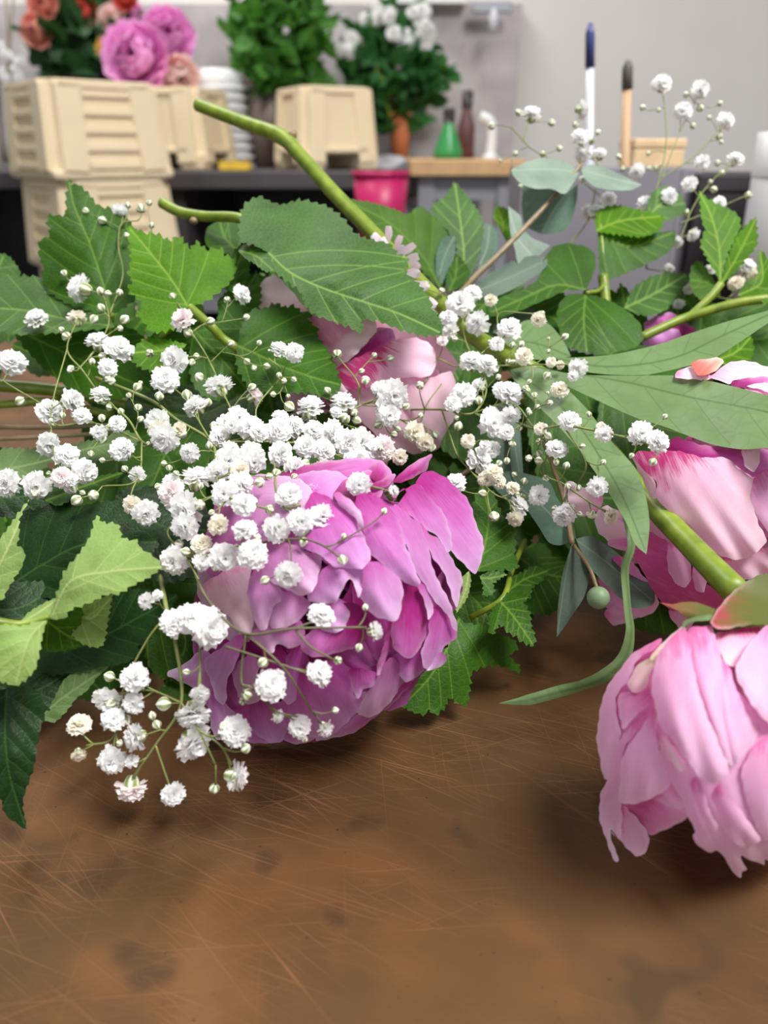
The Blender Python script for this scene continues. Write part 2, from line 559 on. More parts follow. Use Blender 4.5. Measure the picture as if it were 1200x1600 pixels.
def inside(px, py, poly):
    x0, y0 = poly[:, 0], poly[:, 1]
    x1, y1 = np.roll(x0, -1), np.roll(y0, -1)
    res = np.zeros(len(px), bool)
    for a, b, c, d in zip(x0, y0, x1, y1):
        cond = ((b > py) != (d > py))
        if d != b:
            res ^= cond & (px < (c - a) * (py - b) / (d - b) + a)
    return res

def seg_dist(pts, line):
    d = np.full(len(pts), 1e9)
    for a, b in zip(line[:-1], line[1:]):
        v = b - a; q = v @ v + 1e-9
        t = np.clip(((pts - a) @ v) / q, 0, 1)
        d = np.minimum(d, np.linalg.norm(pts - (a + t[:, None] * v), axis=1))
    return d

def side_veins(mid, poly, n=5, ang=42, rnd=random):
    out = []
    c = np.concatenate([[0], np.cumsum(np.linalg.norm(np.diff(mid, axis=0), axis=1))])
    for side in (-1, 1):
        for k in range(n):
            f = (0.03 if k == 0 else (k + 0.25 * side * 0.5) / n * 0.86)
            s = max(0, f) * c[-1]
            p = np.array([np.interp(s, c, mid[:, 0]), np.interp(s, c, mid[:, 1])])
            p2 = np.array([np.interp(min(c[-1], s + 6), c, mid[:, 0]), np.interp(min(c[-1], s + 6), c, mid[:, 1])])
            t = p2 - p; t /= np.linalg.norm(t) + 1e-9
            a = math.radians((ang + (16 if k == 0 else 0) + rnd.uniform(-5, 5)) * side)
            line = [p]
            q = p.copy()
            for st in range(60):
                dirv = np.array([t[0] * math.cos(a) - t[1] * math.sin(a), t[0] * math.sin(a) + t[1] * math.cos(a)])
                a *= 0.985
                q = q + dirv * 6
                if not inside(q[:1], q[1:], poly)[0]:
                    break
                line.append(q.copy())
            if len(line) > 2:
                out.append(np.array(line))
    return out

def sheet(name, parent, mat, outline, depth, mid=None, serr=None, vein_disp=0.0013, spacing=6.0, base=None,
          ruffle=0.0, rwave=40.0, rphase=0.0, lift=0.0, cup=0.0, jit=0.0, nveins=5, quilt=True, label=None, vw=1.0, pointed=True, curl=0.0):
    """outline: picture outline; depth: function giving each point's distance. Result: one curved sheet mesh."""
    p, tip = parse(outline)
    rnd = random.Random(int(abs(p.sum()) * 13) % 99991)
    if tip is None:
        tip = int(np.argmax(np.linalg.norm(p - p[0], axis=1)))
    o, it = smooth_outline(p, tip, pointed=pointed)
    if serr:
        o, it = serrate(o, it, serr[0], serr[1], rnd)
    elif jit > 0:
        ph = rnd.random() * 9
        k = np.arange(len(o))
        o = o + jit * np.stack([np.sin(k * 0.9 + ph) * np.sin(k * 0.37), np.cos(k * 0.8 + ph) * np.sin(k * 0.45 + 1)], -1)
    lo, hi = o.min(0), o.max(0)
    gx, gy = np.meshgrid(np.arange(lo[0], hi[0], spacing), np.arange(lo[1], hi[1], spacing * 0.87))
    gx = gx + (np.arange(gx.shape[0]) % 2)[:, None] * spacing / 2
    g = np.stack([gx.ravel(), gy.ravel()], -1)
    ins = inside(g[:, 0], g[:, 1], o)
    g = g[ins]
    if len(g):
        dmin = np.min(np.linalg.norm(g[:, None] - o[None], axis=2), axis=1)
        g = g[dmin > spacing * 0.5]
    veins = []
    extra = np.zeros((0, 2))
    if mid is not None:
        mp, _ = parse(mid)
        mp = spline(mp, 6)
        veins = [(mp, 1.0)]
        if nveins:
            veins += [(v, 0.62) for v in side_veins(mp, o, nveins, rnd=rnd)]
        ex = []
        for v, wt in veins:
            cl = np.concatenate([[0], np.cumsum(np.linalg.norm(np.diff(v, axis=0), axis=1))])
            s = np.arange(0, cl[-1], 4.0)
            q = np.stack([np.interp(s, cl, v[:, 0]), np.interp(s, cl, v[:, 1])], -1)
            t = np.gradient(q, axis=0) if len(q) > 1 else np.array([[1.0, 0]])
            t /= np.linalg.norm(t, axis=1)[:, None] + 1e-9
            nr = np.stack([-t[:, 1], t[:, 0]], -1)
            hw = (2.4 if wt == 1.0 else 1.7) * vw
            ex += [q, q + nr * hw, q - nr * hw]
        extra = np.vstack(ex)
        ii = inside(extra[:, 0], extra[:, 1], o)
        extra = extra[ii]
        if len(extra):
            dm = np.min(np.linalg.norm(extra[:, None] - o[None], axis=2), axis=1)
            extra = extra[dm > 1.2]
        if len(g) and len(extra):
            keep = np.ones(len(g), bool)
            for v, wt in veins:
                keep &= seg_dist(g, v) > 3.4
            g = g[keep]
    allp = np.vstack([o, g, extra])
    n0 = len(o)
    ed = [(i, (i + 1) % n0) for i in range(n0)]
    r = delaunay_2d_cdt([Vector((a, b)) for a, b in allp], ed, [], 1, 1e-4)
    vv = np.array([(v.x, v.y) for v in r[0]]); ff = r[2]
    b0 = p[0] if base is None else np.array(base, float)
    ax = p[tip] - b0; Lx = np.linalg.norm(ax) + 1e-9; axn = ax / Lx
    al = (vv - b0) @ axn / Lx
    ac = (vv - b0) @ np.array([-axn[1], axn[0]])
    half = np.max(np.abs(ac)) + 1e-6
    d = depth(vv[:, 0], vv[:, 1])
    alc = np.clip(al, 0, 1.15)
    d = d - lift * alc ** 2 + cup * (ac / half) ** 2
    if ruffle > 0:
        d = d + ruffle * alc ** 1.5 * (np.sin(ac / rwave * 6.28 + rphase) * 0.7 + 0.5 * np.sin(ac / rwave * 10.1 + al * 5 + rphase * 2))
    vein = np.zeros(len(vv))
    if not pointed:
        de = np.min(np.linalg.norm(vv[:, None] - o[None], axis=2), axis=1)
        vein = np.clip(1 - de / 5.0, 0, 1) * np.clip(al * 2 - 0.3, 0, 1)
        # the free edge rolls
        d = d + curl * np.exp(-(de / 9.0)) * np.clip(al * 2 - 0.4, 0, 1)
    if veins:
        q = np.zeros(len(vv))
        for v, wt in veins:
            ds = seg_dist(vv, v)
            vein = np.maximum(vein, wt * np.clip(1.25 - ds / ((2.0 if wt == 1.0 else 1.4) * vw), 0, 1))
            q = np.maximum(q, np.exp(-(ds / 11.0) ** 2) * (0.6 + 0.4 * wt))
        if quilt:
            d = d + vein_disp * (q - 0.4)
    xyz = P(vv[:, 0], vv[:, 1], d)
    xyz[:, 2] = np.maximum(xyz[:, 2], TZ + 0.0006)
    me = bpy.data.meshes.new(name)
    me.from_pydata(xyz.tolist(), [], [tuple(f) for f in ff])
    me.polygons.foreach_set('use_smooth', [True] * len(me.polygons))
    a = me.attributes.new('vein', 'FLOAT', 'POINT'); a.data.foreach_set('value', vein.astype(np.float32))
    a = me.attributes.new('along', 'FLOAT', 'POINT'); a.data.foreach_set('value', np.clip(al, 0, 1).astype(np.float32))
    uvl = me.uv_layers.new(name='UVMap')
    li = np.zeros(len(me.loops), np.int32); me.loops.foreach_get('vertex_index', li)
    # streaks fan out from the base
    fan = (ac / 100.0) / (0.45 + 0.55 * np.clip(al, 0, 1.2))
    uvv = np.stack([fan, al * Lx / 100.0], -1)[li] + rnd.random() * 7
    uvl.data.foreach_set('uv', uvv.astype(np.float32).ravel())
    me.update()
    ob = link(name, me, parent, mat)
    if label: ob['label'] = label
    return ob

def stem(name, parent, mat, pts, r, sides=10, n=8, cut=True):
    """pts: (x, y, depth); r: radius in metres (number or list)"""
    w3 = np.array([P(*p) for p in pts])
    c = spline(w3, n)
    if np.ndim(r) > 0:
        rr = np.interp(np.linspace(0, 1, len(c)), np.linspace(0, 1, len(r)), r)
    else:
        rr = r
    V, Fc = tube_data(c, rr, sides)
    me = mesh_from(name, V, Fc)
    return link(name, me, parent, mat)

def ball(name, parent, mat, c, r, squash=1.0, up=(0, 0, 1), seg=16, ring=10):
    prof = [(max(1e-5, r * math.sin(math.pi * k / ring)), -r * squash * math.cos(math.pi * k / ring)) for k in range(ring + 1)]
    me = lathe_mesh(name, prof, seg)
    q = Vector((0, 0, 1)).rotation_difference(Vector(up))
    me.transform(Matrix.Translation(Vector(c)) @ q.to_matrix().to_4x4())
    return link(name, me, parent, mat)

# ------------------------------------------------------------------ room
wallm = plain('wall_paint', (214, 210, 206), 0.8, 0, 0.04, 3.0)
concrete = plain('concrete_panel', (180, 174, 175), 0.85, 0, 0.22, 9.0, 0.3)
floorm = plain('floor_concrete', (92, 88, 84), 0.6, 0, 0.2, 6.0)
def slab(name, lo, hi, mat, parent=None, bevel=0.0):
    c = [(a + b) / 2 for a, b in zip(lo, hi)]; s = [b - a for a, b in zip(lo, hi)]
    return link(name, box_mesh(name, s, c, bevel), parent, mat)
tag(slab('floor', (-4, -2, -0.1), (4, 3.0, 0.0), floorm), kind='structure')
tag(slab('wall_back', (-4, 2.9, 0), (4, 3.0, 3.2), wallm), kind='structure')
xr = at_y(806, 150, 2.86).x
tag(slab('trim_1', (-3.2, 2.84, 0.0), (xr, 2.9, at_y(600, 8, 2.86).z), concrete), kind='structure')
tag(slab('trim_2', (at_y(600, 6, 2.8).x, 2.78, at_y(600, 6, 2.8).z), (at_y(728, 6, 2.8).x, 2.9, at_y(600, 6, 2.8).z + 0.05), plain('sill_white', (236, 236, 236), 0.5)), kind='structure')

# ------------------------------------------------------------------ copper work table
wt = empty('work_table', (0, 0.5, 0), 'work table topped with a scratched brown copper sheet under the flowers', 'table')
slab('table_top', (-1.1, -0.35, TZ - 0.035), (1.1, 1.05, TZ), M['copper'], wt, 0.003)
wood_dark = plain('dark_timber', (74, 56, 42), 0.6, 0, 0.25, 14.0)
slab('apron', (-1.05, -0.3, TZ - 0.13), (1.05, 1.0, TZ - 0.036), wood_dark, wt)
for sx in (-1, 1):
    for yy in (-0.26, 0.94):
        slab('leg', (sx * 1.0 - 0.035, yy - 0.035, 0.0), (sx * 1.0 + 0.035, yy + 0.035, TZ - 0.12), wood_dark, wt)

# ------------------------------------------------------------------ serrated leafy branches
def leaf(parent, mat, outline, mid, ctrl, serr=(13, 4.5), **kw):
    return sheet('leaf', parent, M[mat], outline, rbf(ctrl), mid=mid, serr=serr, **kw)

def branch(loc, label, group='leafy shrub branches in the pile'):
    return empty('leafy_branch', loc, label, 'branch', group)

# branch A: bright lobed leaves beside the white sprays
bA = branch(PV(200, 560, 0.40), 'leafy branch of bright lobed serrated leaves standing up behind the gypsophila')
stem('stem', bA, M['stem_green'], [(60, 640, 0.43), (180, 575, 0.40), (260, 520, 0.385), (300, 480, 0.37)], 0.0016)
stem('stem', bA, M['stem_green'], [(296, 480, 0.368), (330, 510, 0.366), (352, 532, 0.37), (400, 560, 0.372)], 0.0022)
stem('stem', bA, M['stem_green'], [(165, 560, 0.405), (172, 520, 0.398), (176, 490, 0.392)], 0.0011)
leaf(bA, 'leaf_mid', "175,492 120,480 75,455 66,431 68,413 61,400 63,375 75,371 79,361 75,338 101,336 103,310 107,278* 114,291 122,287 140,305 154,322 175,326 196,336 212,365 226,410 217,460",
     "175,490 160,440 140,380 116,322 108,284", [(175, 490, .392), (107, 280, .425), (64, 400, .405), (222, 400, .41), (140, 380, .40)], (15, 4.0))
leaf(bA, 'leaf_bright', "294,481 272,512 241,519 228,507 216,494 222,474 204,458 200,450 208,440 201,431 205,406 202,380 201,353* 224,364 245,366 266,377 280,370 297,389 308,378 322,391 346,388 352,400 367,406 364,434 343,455 322,470",
     "294,480 270,440 235,395 204,358", [(294, 480, .366), (201, 353, .385), (366, 406, .388), (216, 494, .362), (280, 400, .377)], (14, 4.5))
leaf(bA, 'leaf_mid', "372,540 377,514 391,486 412,482 433,474 445,481 458,477 470,487 489,490 481,500 497,515 495,526 510,545 519,560 526,578 533,602* 514,622 490,615 465,613 430,613 400,612 380,592 369,565",
     "373,541 405,555 440,572 490,590 531,601", [(375, 540, .362), (533, 602, .340), (435, 475, .378), (430, 612, .345), (450, 560, .352)], (13, 4.0))
leaf(bA, 'leaf_mid', "180,512 120,517 70,521 20,522 -40,505* -60,460 -30,432 0,427 35,431 70,434 110,440 150,466",
     "180,510 110,500 40,485 -45,480", [(180, 512, .385), (-50, 470, .38), (60, 432, .405), (60, 521, .375)], (16, 3.5))
leaf(bA, 'leaf_mid', "-35,440 -25,402 0,396* 12,399 22,410 31,424 28,437 0,442", "-30,438 -5,420 5,402", [(0, 400, .42), (0, 440, .405), (30, 425, .41)], (10, 2.5), nveins=3)
leaf(bA, 'leaf_mid', "15,508 100,515 200,512 243,555 235,612* 180,622 120,612 80,585 40,545", "20,512 120,560 232,608", [(15, 508, .402), (240, 600, .385), (200, 512, .40), (60, 580, .395)], (16, 3.0))
leaf(bA, 'leaf_bright', "292,538 258,531 228,529 205,548* 209,566 236,579 264,566", "290,540 250,548 207,551", [(290, 540, .366), (205, 550, .358), (236, 579, .355)], (10, 4.0), nveins=4)
leaf(bA, 'leaf_mid', "300,512 350,498 392,515 398,570 385,610* 330,625 298,590", "302,515 345,560 384,606", [(300, 512, .378), (385, 610, .372), (392, 515, .382)], (14, 3.5))
leaf(bA, 'leaf_mid', "352,452 350,412 362,394 386,378* 396,384 391,404 388,432 378,458", "356,450 368,420 385,382", [(355, 450, .388), (386, 380, .398), (395, 430, .393)], (9, 3.0), nveins=3)
leaf(bA, 'leaf_mid', "340,470 372,440 402,425* 408,460 398,500 372,520 345,505", "342,472 372,465 400,430", [(340, 470, .39), (402, 425, .402), (372, 520, .385)], (10, 4.0), nveins=4)
leaf(bA, 'leaf_mid', "240,520 290,505 340,500* 345,560 300,600 250,590 225,555", "242,525 290,545 338,505", [(240, 520, .385), (340, 500, .39), (300, 600, .38)], (14, 3.0))

# branch B: the broad leaf over the pale peony, with its cut stem
bB = branch(PV(400, 360, 0.42), 'leafy branch with a broad matt leaf folded over the pale blush peony')
stem('stem', bB, M['stem_green'], [(254, 317, 0.452), (280, 331, 0.445), (320, 338, 0.435), (378, 342, 0.42), (425, 372, 0.405)], [0.0034, 0.003, 0.0028, 0.0028, 0.0022])
ball('cut_end', bB, M['stem_cut'], P(255.5, 317.5, 0.4515), 0.0032, 0.5, (-0.85, 0.15, 0.35))
ball('node', bB, M['stem_brown'], P(303, 345, 0.437), 0.0026, 0.8)
leaf(bB, 'leaf_cool', "418,394 398,383 376,376 374,353 381,322 404,307 419,314 440,320 468,313 507,321 527,334 542,348 556,366 584,376 608,381 621,397 638,407 633,424 650,440 671,465 675,482 689,503 688,521* 664,525 633,517 605,507 584,500 566,501 565,519 542,509 524,503 496,493 479,479 468,454 440,433 426,421",
     "420,395 454,426 507,451 570,472 626,491 686,519",
     [(420, 395, .375), (688, 521, .336), (404, 307, .408), (507, 321, .408), (556, 365, .384), (638, 407, .372), (565, 519, .346), (479, 479, .350), (540, 440, .356), (480, 385, .380)],
     (13, 4.0), nveins=6, vein_disp=0.0022)
leaf(bB, 'leaf_mid', "372,392 385,379 402,379 418,392 428,424* 414,424 398,412 384,404", "374,392 400,400 426,422", [(374, 390, .382), (428, 424, .362), (400, 380, .385)], (8, 2.0), nveins=3)
leaf(bB, 'leaf_mid', "376,396 345,396 322,382 324,356 345,344* 372,350", "374,394 352,372 344,348", [(376, 396, .43), (330, 380, .435), (345, 344, .445)], None, nveins=3)

# branch C: pale undersides and dark leaves at the table edge of the pile
bC = branch(PV(20, 980, 0.27), 'leafy branch of dark leaves with pale curled undersides drooping onto the copper table')
stem('stem', bC, M['stem_green'], [(-60, 962, 0.235), (0, 972, 0.239), (34, 975, 0.242), (78, 963, 0.245)], [0.0016, 0.0014, 0.0012, 0.0008])
leaf(bC, 'leaf_dark', "27,907 30,850 31,801 50,797 75,790 95,779 103,786 130,790 141,787 160,784 182,783 205,800 235,825 249,850* 220,880 180,905 130,930 80,935 40,925",
     "27,907 70,880 135,850 248,847", [(27, 907, .286), (249, 850, .276), (95, 780, .306), (100, 930, .276), (130, 850, .28)], (16, 3.0))
leaf(bC, 'leaf_pale', "78,966 92,920 100,895 120,870 140,840 151,805 160,817 185,820 190,840 215,846 218,857 237,867 254,885* 232,902 207,914 197,921 185,927 162,930 140,942 112,951 100,965 88,968",
     "80,964 110,908 170,893 252,886", [(80, 966, .246), (254, 885, .247), (151, 805, .265), (160, 930, .243), (110, 905, .246), (190, 840, .256)], (15, 3.5), vein_disp=-0.0012)
leaf(bC, 'leaf_pale', "76,964 68,985 62,1015 55,1045 40,1062 25,1071* 0,1064 -35,1050 -45,1005 -25,978 0,974 35,978", "74,966 45,1000 25,1066",
     [(76, 965, .246), (25, 1070, .236), (-40, 1000, .236), (30, 1010, .236)], (14, 3.0), vein_disp=-0.0012)
leaf(bC, 'leaf_pale', "30,974 44,958 66,944 88,934* 94,950 78,966", "32,973 60,957 88,938", [(30, 974, .243), (88, 936, .25), (90, 950, .248)], (12, 1.5), nveins=0)
leaf(bC, 'leaf_mid', "72,968 104,967 126,948 126,975 114,990 137,1008* 102,1016 66,1014", "74,970 100,990 134,1007", [(72, 968, .252), (135, 1008, .258), (66, 1014, .255)], (14, 2.0), nveins=3)
leaf(bC, 'leaf_pale', "120,960 132,944 176,928* 169,965 161,1007 140,1010 113,993 121,976", "122,962 145,965 172,935", [(120, 960, .256), (175, 930, .26), (160, 1008, .26)], (10, 3.0), nveins=4)
leaf(bC, 'leaf_dark', "150,1000 165,958 178,930 220,920 278,930* 262,955 233,985 237,996 215,1010 217,1024 190,1037 155,1041 120,1050 70,1052 60,1015 120,1005",
     "100,1020 165,992 225,960 276,931", [(100, 1030, .27), (278, 930, .27), (190, 1037, .266), (178, 930, .275)], (15, 3.0))
leaf(bC, 'leaf_dull', "60,1122 78,1104 100,1062 120,1050 172,1040* 152,1058 135,1080 120,1090 107,1107 85,1128", "62,1120 105,1085 170,1042", [(62, 1120, .262), (172, 1040, .27), (107, 1107, .264)], (13, 1.5))
leaf(bC, 'leaf_dark', "5,1078 -30,1085 -45,1150 -30,1225 0,1247 7,1270 18,1281 41,1296* 35,1256 40,1235 53,1195 61,1146 70,1112 60,1082 30,1070",
     "10,1080 8,1150 16,1215 39,1290", [(5, 1080, .252), (41, 1295, .254), (65, 1120, .256), (-30, 1200, .25), (15, 1180, .249)], (18, 2.5))
leaf(bC, 'leaf_dark', "-20,1062 60,1048 112,1048* 92,1100 60,1118 0,1108", "-18,1070 50,1080 105,1052", [(-20, 1062, .262), (112, 1048, .272), (60, 1118, .262)], (16, 2))
leaf(bC, 'leaf_pale', "-30,938 -40,880 -20,862 0,842 15,822 29,802 46,780* 30,812 30,838 25,850 37,860 39,870 32,890 24,900 12,920 1,938",
     "-28,930 -5,890 15,850 44,783", [(-30, 930, .258), (46, 780, .275), (38, 865, .262), (0, 842, .264)], (14, 2.5))
leaf(bC, 'leaf_dull', "-25,735 0,703 27,701 62,702 92,700 125,692 160,684 195,673 220,683* 187,717 125,716 88,717 72,728 62,740 38,756 32,766 0,763",
     "-22,738 50,725 130,703 217,684", [(-25, 735, .335), (220, 683, .33), (60, 700, .345), (32, 766, .322)], (13, 3.0))
leaf(bC, 'leaf_mid', "70,782 98,757 150,745 192,737* 186,746 140,766 92,790", "72,782 130,760 190,739", [(70, 782, .31), (192, 737, .315), (140, 766, .305)], (12, 2), nveins=3)
leaf(bC, 'leaf_dark', "-30,755 40,750 120,745* 110,790 60,810 -30,800", "-30,775 40,775 115,750", [(-30, 755, .325), (120, 745, .325), (60, 810, .31)], (14, 3))
leaf(bC, 'leaf_dark', "180,770 240,760 330,800* 330,870 270,910 200,880", "182,775 250,820 328,830", [(180, 770, .31), (330, 800, .315), (270, 910, .295)], (14, 3))
leaf(bC, 'leaf_dark', "-40,900 40,910 110,900* 100,980 40,1000 -40,990", "-40,950 30,950 105,905", [(-40, 900, .275), (110, 900, .285), (40, 1000, .268)], (14, 3))

# yellow-green stems lying at the end of the pile
bS = branch(PV(0, 610, 0.42), 'bare yellow-green cut stems lying under the lobed leaves')
stem('stem', bS, M['stem_green'], [(-80, 592, 0.41), (0, 602, 0.41), (60, 607, 0.412), (130, 616, 0.416), (230, 640, 0.42)], 0.0034)
stem('stem', bS, M['stem_green'], [(-80, 628, 0.415), (0, 632, 0.412), (80, 628, 0.412), (180, 650, 0.415)], 0.0022)
stem('stem', bS, M['stem_brown'], [(-80, 665, 0.42), (60, 668, 0.415), (180, 664, 0.41)], 0.0013)
stem('stem', bS, M['stem_brown'], [(-80, 690, 0.415), (60, 683, 0.41), (190, 676, 0.405)], 0.0011)

# branch D: dark deeply toothed leaves on the table beside the full peony
bD = branch(PV(770, 930, 0.33), 'leafy branch of deep green toothed leaves lying on the copper beside the full pink peony')
stem('stem', bD, M['stem_green'], [(820, 845, 0.36), (800, 890, 0.335), (785, 935, 0.315), (735, 965, 0.32)], 0.0013)
leaf(bD, 'leaf_mid', "746,893 726,860 730,815 740,790 744,772 751,758* 770,768 778,790 790,815 806,827 803,840 806,852 804,867 810,880 805,890 780,891",
     "747,891 758,850 764,800 753,762", [(746, 892, .318), (751, 760, .348), (806, 828, .338), (809, 885, .325)], (13, 4.0))
leaf(bD, 'leaf_mid', "783,940 795,926 830,930 818,941 827,955 829,967 830,980 836,992 834,1010* 815,1002 805,993 792,987 780,975 767,991 765,970 770,950",
     "783,941 800,960 818,985 833,1008", [(783, 940, .306), (834, 1010, .304), (830, 930, .315), (767, 990, .30)], (11, 4.0))
leaf(bD, 'leaf_mid', "792,926 800,902 815,895 835,884 857,892* 847,907 832,917 827,931", "793,924 820,905 855,892", [(792, 925, .32), (857, 892, .325), (827, 931, .315)], (9, 3.0), nveins=4)
leaf(bD, 'leaf_mid', "749,900 770,892 793,897* 770,912 773,925 757,931 755,915", "750,903 768,903 790,898", [(750, 900, .312), (793, 897, .315), (757, 931, .308)], (8, 3.0), nveins=3)
leaf(bD, 'leaf_mid', "716,962 725,973 760,978 780,990 805,1002 808,1015 795,1025 813,1043 809,1050 782,1040 760,1040 737,1050 735,1064 732,1090 726,1104 702,1090 697,1102 680,1117 672,1109 662,1116 645,1112 627,1104* 640,1080 644,1062 665,1047 692,1017 708,1000",
     "718,965 700,1010 670,1060 630,1102", [(716, 965, .318), (630, 1104, .302), (680, 1115, .304), (726, 1102, .308), (812, 1045, .326), (740, 1010, .312)], (13, 4.0))
leaf(bD, 'leaf_mid', "700,905 745,885 792,925 775,988* 718,976 698,945", "702,910 745,940 773,984", [(700, 905, .335), (792, 925, .33), (775, 988, .325)], (13, 3))
leaf(bD, 'leaf_pale', "733,892 736,906 731,931 722,946 713,958* 715,930 721,904", "732,894 728,920 714,955", [(733, 892, .312), (713, 958, .308), (736, 930, .31)], (9, 2.0), nveins=0)
leaf(bD, 'leaf_mid', "800,860 870,850 900,905* 860,960 810,940", "802,865 850,895 898,905", [(800, 860, .37), (900, 905, .365), (860, 960, .345)], (13, 3))

# branch E: olive and pointed leaves behind the pale peony
bE = branch(PV(690, 450, 0.47), 'leafy branch of pointed and olive leaves standing behind the pale peony')
stem('stem', bE, M['stem_green'], [(640, 520, 0.46), (690, 450, 0.462), (706, 400, 0.466)], 0.0014)
leaf(bE, 'leaf_olive', "690,452 640,405 600,368 545,320 545,311* 587,318 619,328 636,335 657,323 682,342 702,363 686,381 683,405", "688,450 660,400 610,350 548,316",
     [(690, 450, .455), (545, 313, .455), (660, 325, .468), (600, 368, .448)], (12, 2.5))
leaf(bE, 'leaf_cool', "718,446 714,409 713,381 704,366 696,356 677,335 675,321 696,307 710,284* 731,307 748,332 755,353 752,388 738,426", "720,444 725,400 720,350 711,288",
     [(718, 446, .46), (710, 285, .485), (676, 328, .472), (754, 360, .472)], (11, 2.5))
leaf(bE, 'leaf_mid', "700,456 698,430 714,398* 734,424 722,446", "702,454 712,430 714,402", [(700, 456, .45), (714, 398, .458), (734, 424, .452)], (10, 2), nveins=3)
leaf(bE, 'leaf_bright', "783,362 771,338 776,322* 797,330 804,352 795,376", "786,362 785,345 777,325", [(783, 362, .475), (776, 322, .485), (804, 352, .478)], (9, 2), nveins=3)

# branch F: rounded dark leaves
bF = branch(PV(940, 470, 0.45), 'leafy branch of rounded dark green leaves below the silver eucalyptus')
stem('stem', bF, M['stem_green'], [(917, 458, 0.43), (938, 452, 0.446), (944, 430, 0.455), (938, 350, 0.465)], 0.0012)
stem('stem', bF, M['stem_green'], [(948, 500, 0.45), (946, 470, 0.452), (942, 430, 0.455)], 0.003)
leaf(bF, 'leaf_mid', "916,453 885,454 850,469 801,489 765,495* 765,478 790,461 815,454 843,433 850,405 864,387 885,380 920,387 930,401 930,420",
     "916,453 870,445 820,465 768,488", [(916, 452, .435), (768, 490, .425), (885, 380, .455), (850, 420, .442)], (22, 1.5))
leaf(bF, 'leaf_mid', "915,460 886,461 871,485 874,517 885,541 920,551* 944,553 990,544 1004,531 1000,506 983,489 962,475 937,464",
     "915,461 912,500 917,549", [(915, 461, .43), (920, 550, .405), (1004, 531, .41), (871, 490, .42), (940, 500, .413)], (18, 1.5))
leaf(bF, 'leaf_bright', "932,362 930,345 937,328 962,321 990,326 1036,335* 1034,356 1004,370 965,366", "933,360 970,345 1033,338", [(932, 362, .46), (1036, 340, .465), (962, 321, .475), (1000, 370, .458)], (10, 3))
leaf(bF, 'leaf_mid', "934,363 965,362 997,367 1054,360* 1054,380 1039,398 990,422 948,437 937,426", "936,366 985,385 1050,364", [(934, 363, .462), (1054, 360, .47), (948, 437, .452)], (14, 1.5))
leaf(bF, 'leaf_cool', "975,482 990,450 1025,430 1070,426* 1075,440 1053,468 1039,485 1007,493", "976,481 1020,460 1071,430", [(975, 482, .45), (1072, 430, .47), (1007, 493, .445)], (12, 2.5))
leaf(bF, 'leaf_mid', "790,470 870,450 900,500* 880,540 820,520 780,505", "795,478 840,490 895,505", [(790, 470, .455), (900, 500, .445), (820, 520, .44)], (20, 1.5))
leaf(bF, 'leaf_cool', "1010,330 1018,302 1040,290* 1064,305 1070,330 1040,345", "1015,335 1035,315 1040,293", [(1010, 330, .475), (1040, 290, .485), (1070, 330, .48)], (10, 2.5), nveins=3)

# branch G: bright young shoot
bG = branch(PV(1100, 490, 0.44), 'young bright green leafy shoot rising behind the long peony leaf')
stem('stem', bG, M['stem_green'], [(1000, 528, 0.43), (1060, 501, 0.432), (1095, 489, 0.43), (1165, 471, 0.425), (1260, 462, 0.42)], 0.0026)
stem('stem', bG, M['stem_green'], [(1078, 494, 0.432), (1109, 465, 0.432), (1127, 443, 0.433)], 0.0022)
leaf(bG, 'leaf_bright', "1126,444 1116,422 1095,384 1102,359 1097,345 1092,298* 1105,310 1126,321 1147,331 1157,345 1151,370 1138,394 1131,430", "1126,444 1124,390 1112,340 1094,302",
     [(1126, 444, .433), (1092, 300, .455), (1157, 345, .448), (1095, 384, .44)], (12, 3))
leaf(bG, 'leaf_bright', "1126,444 1140,396 1155,364 1181,339* 1183,380 1169,401 1145,430", "1127,443 1155,395 1180,344", [(1126, 444, .432), (1181, 340, .442), (1169, 401, .432)], (11, 3), nveins=3)
leaf(bG, 'leaf_olive', "1122,448 1095,408 1081,415 1077,440* 1088,464 1105,469 1125,462", "1122,450 1100,440 1079,438", [(1122, 448, .436), (1078, 440, .442), (1105, 469, .433)], (11, 2), nveins=3)
leaf(bG, 'leaf_bright', "1152,462 1166,440 1182,433 1184,405 1186,390* 1202,405 1240,430 1240,480 1175,466", "1155,461 1190,440 1188,394", [(1152, 462, .427), (1187, 392, .43), (1240, 450, .418)], (12, 3), nveins=3)
leaf(bG, 'leaf_bright', "1120,562 1140,545 1172,524* 1178,545 1170,564 1135,572", "1122,562 1150,550 1172,528", [(1120, 562, .41), (1172, 524, .42), (1135, 572, .405)], (11, 2.5), nveins=3)
leaf(bG, 'leaf_mid', "1130,480 1240,470* 1260,540 1200,600 1120,580", "1135,500 1190,530 1250,480", [(1130, 480, .45), (1250, 500, .44), (1150, 590, .425)], (14, 2.5))

# ------------------------------------------------------------------ eucalyptus
eH = empty('eucalyptus_branch', PV(738, 437, 0.45), 'eucalyptus branch with silvery folded leaves raised above the rounded leaves', 'branch', 'eucalyptus branches in the pile')
stem('stem', eH, M['stem_brown'], [(690, 490, 0.45), (738, 437, 0.452), (778, 399, 0.455), (820, 356, 0.462), (866, 307, 0.468), (903, 264, 0.472), (908, 252, .472)], [0.0018, 0.0018, 0.0017, 0.0016, 0.0015, 0.0012, 0.0009])
def eleaf(parent, mat, outline, mid, ctrl, **kw):
    return sheet('leaf', parent, M[mat], outline, rbf(ctrl), mid=mid, nveins=0, quilt=True, vein_disp=0.0006, vw=0.7, **kw)
eleaf(eH, 'leaf_bluegreen', "903,284 884,300 846,292 820,287 816,307 815,326 822,353 847,366* 878,362 893,345 901,314", "903,285 872,318 847,364", [(903, 284, .482), (847, 366, .478), (816, 310, .492), (900, 320, .475)])
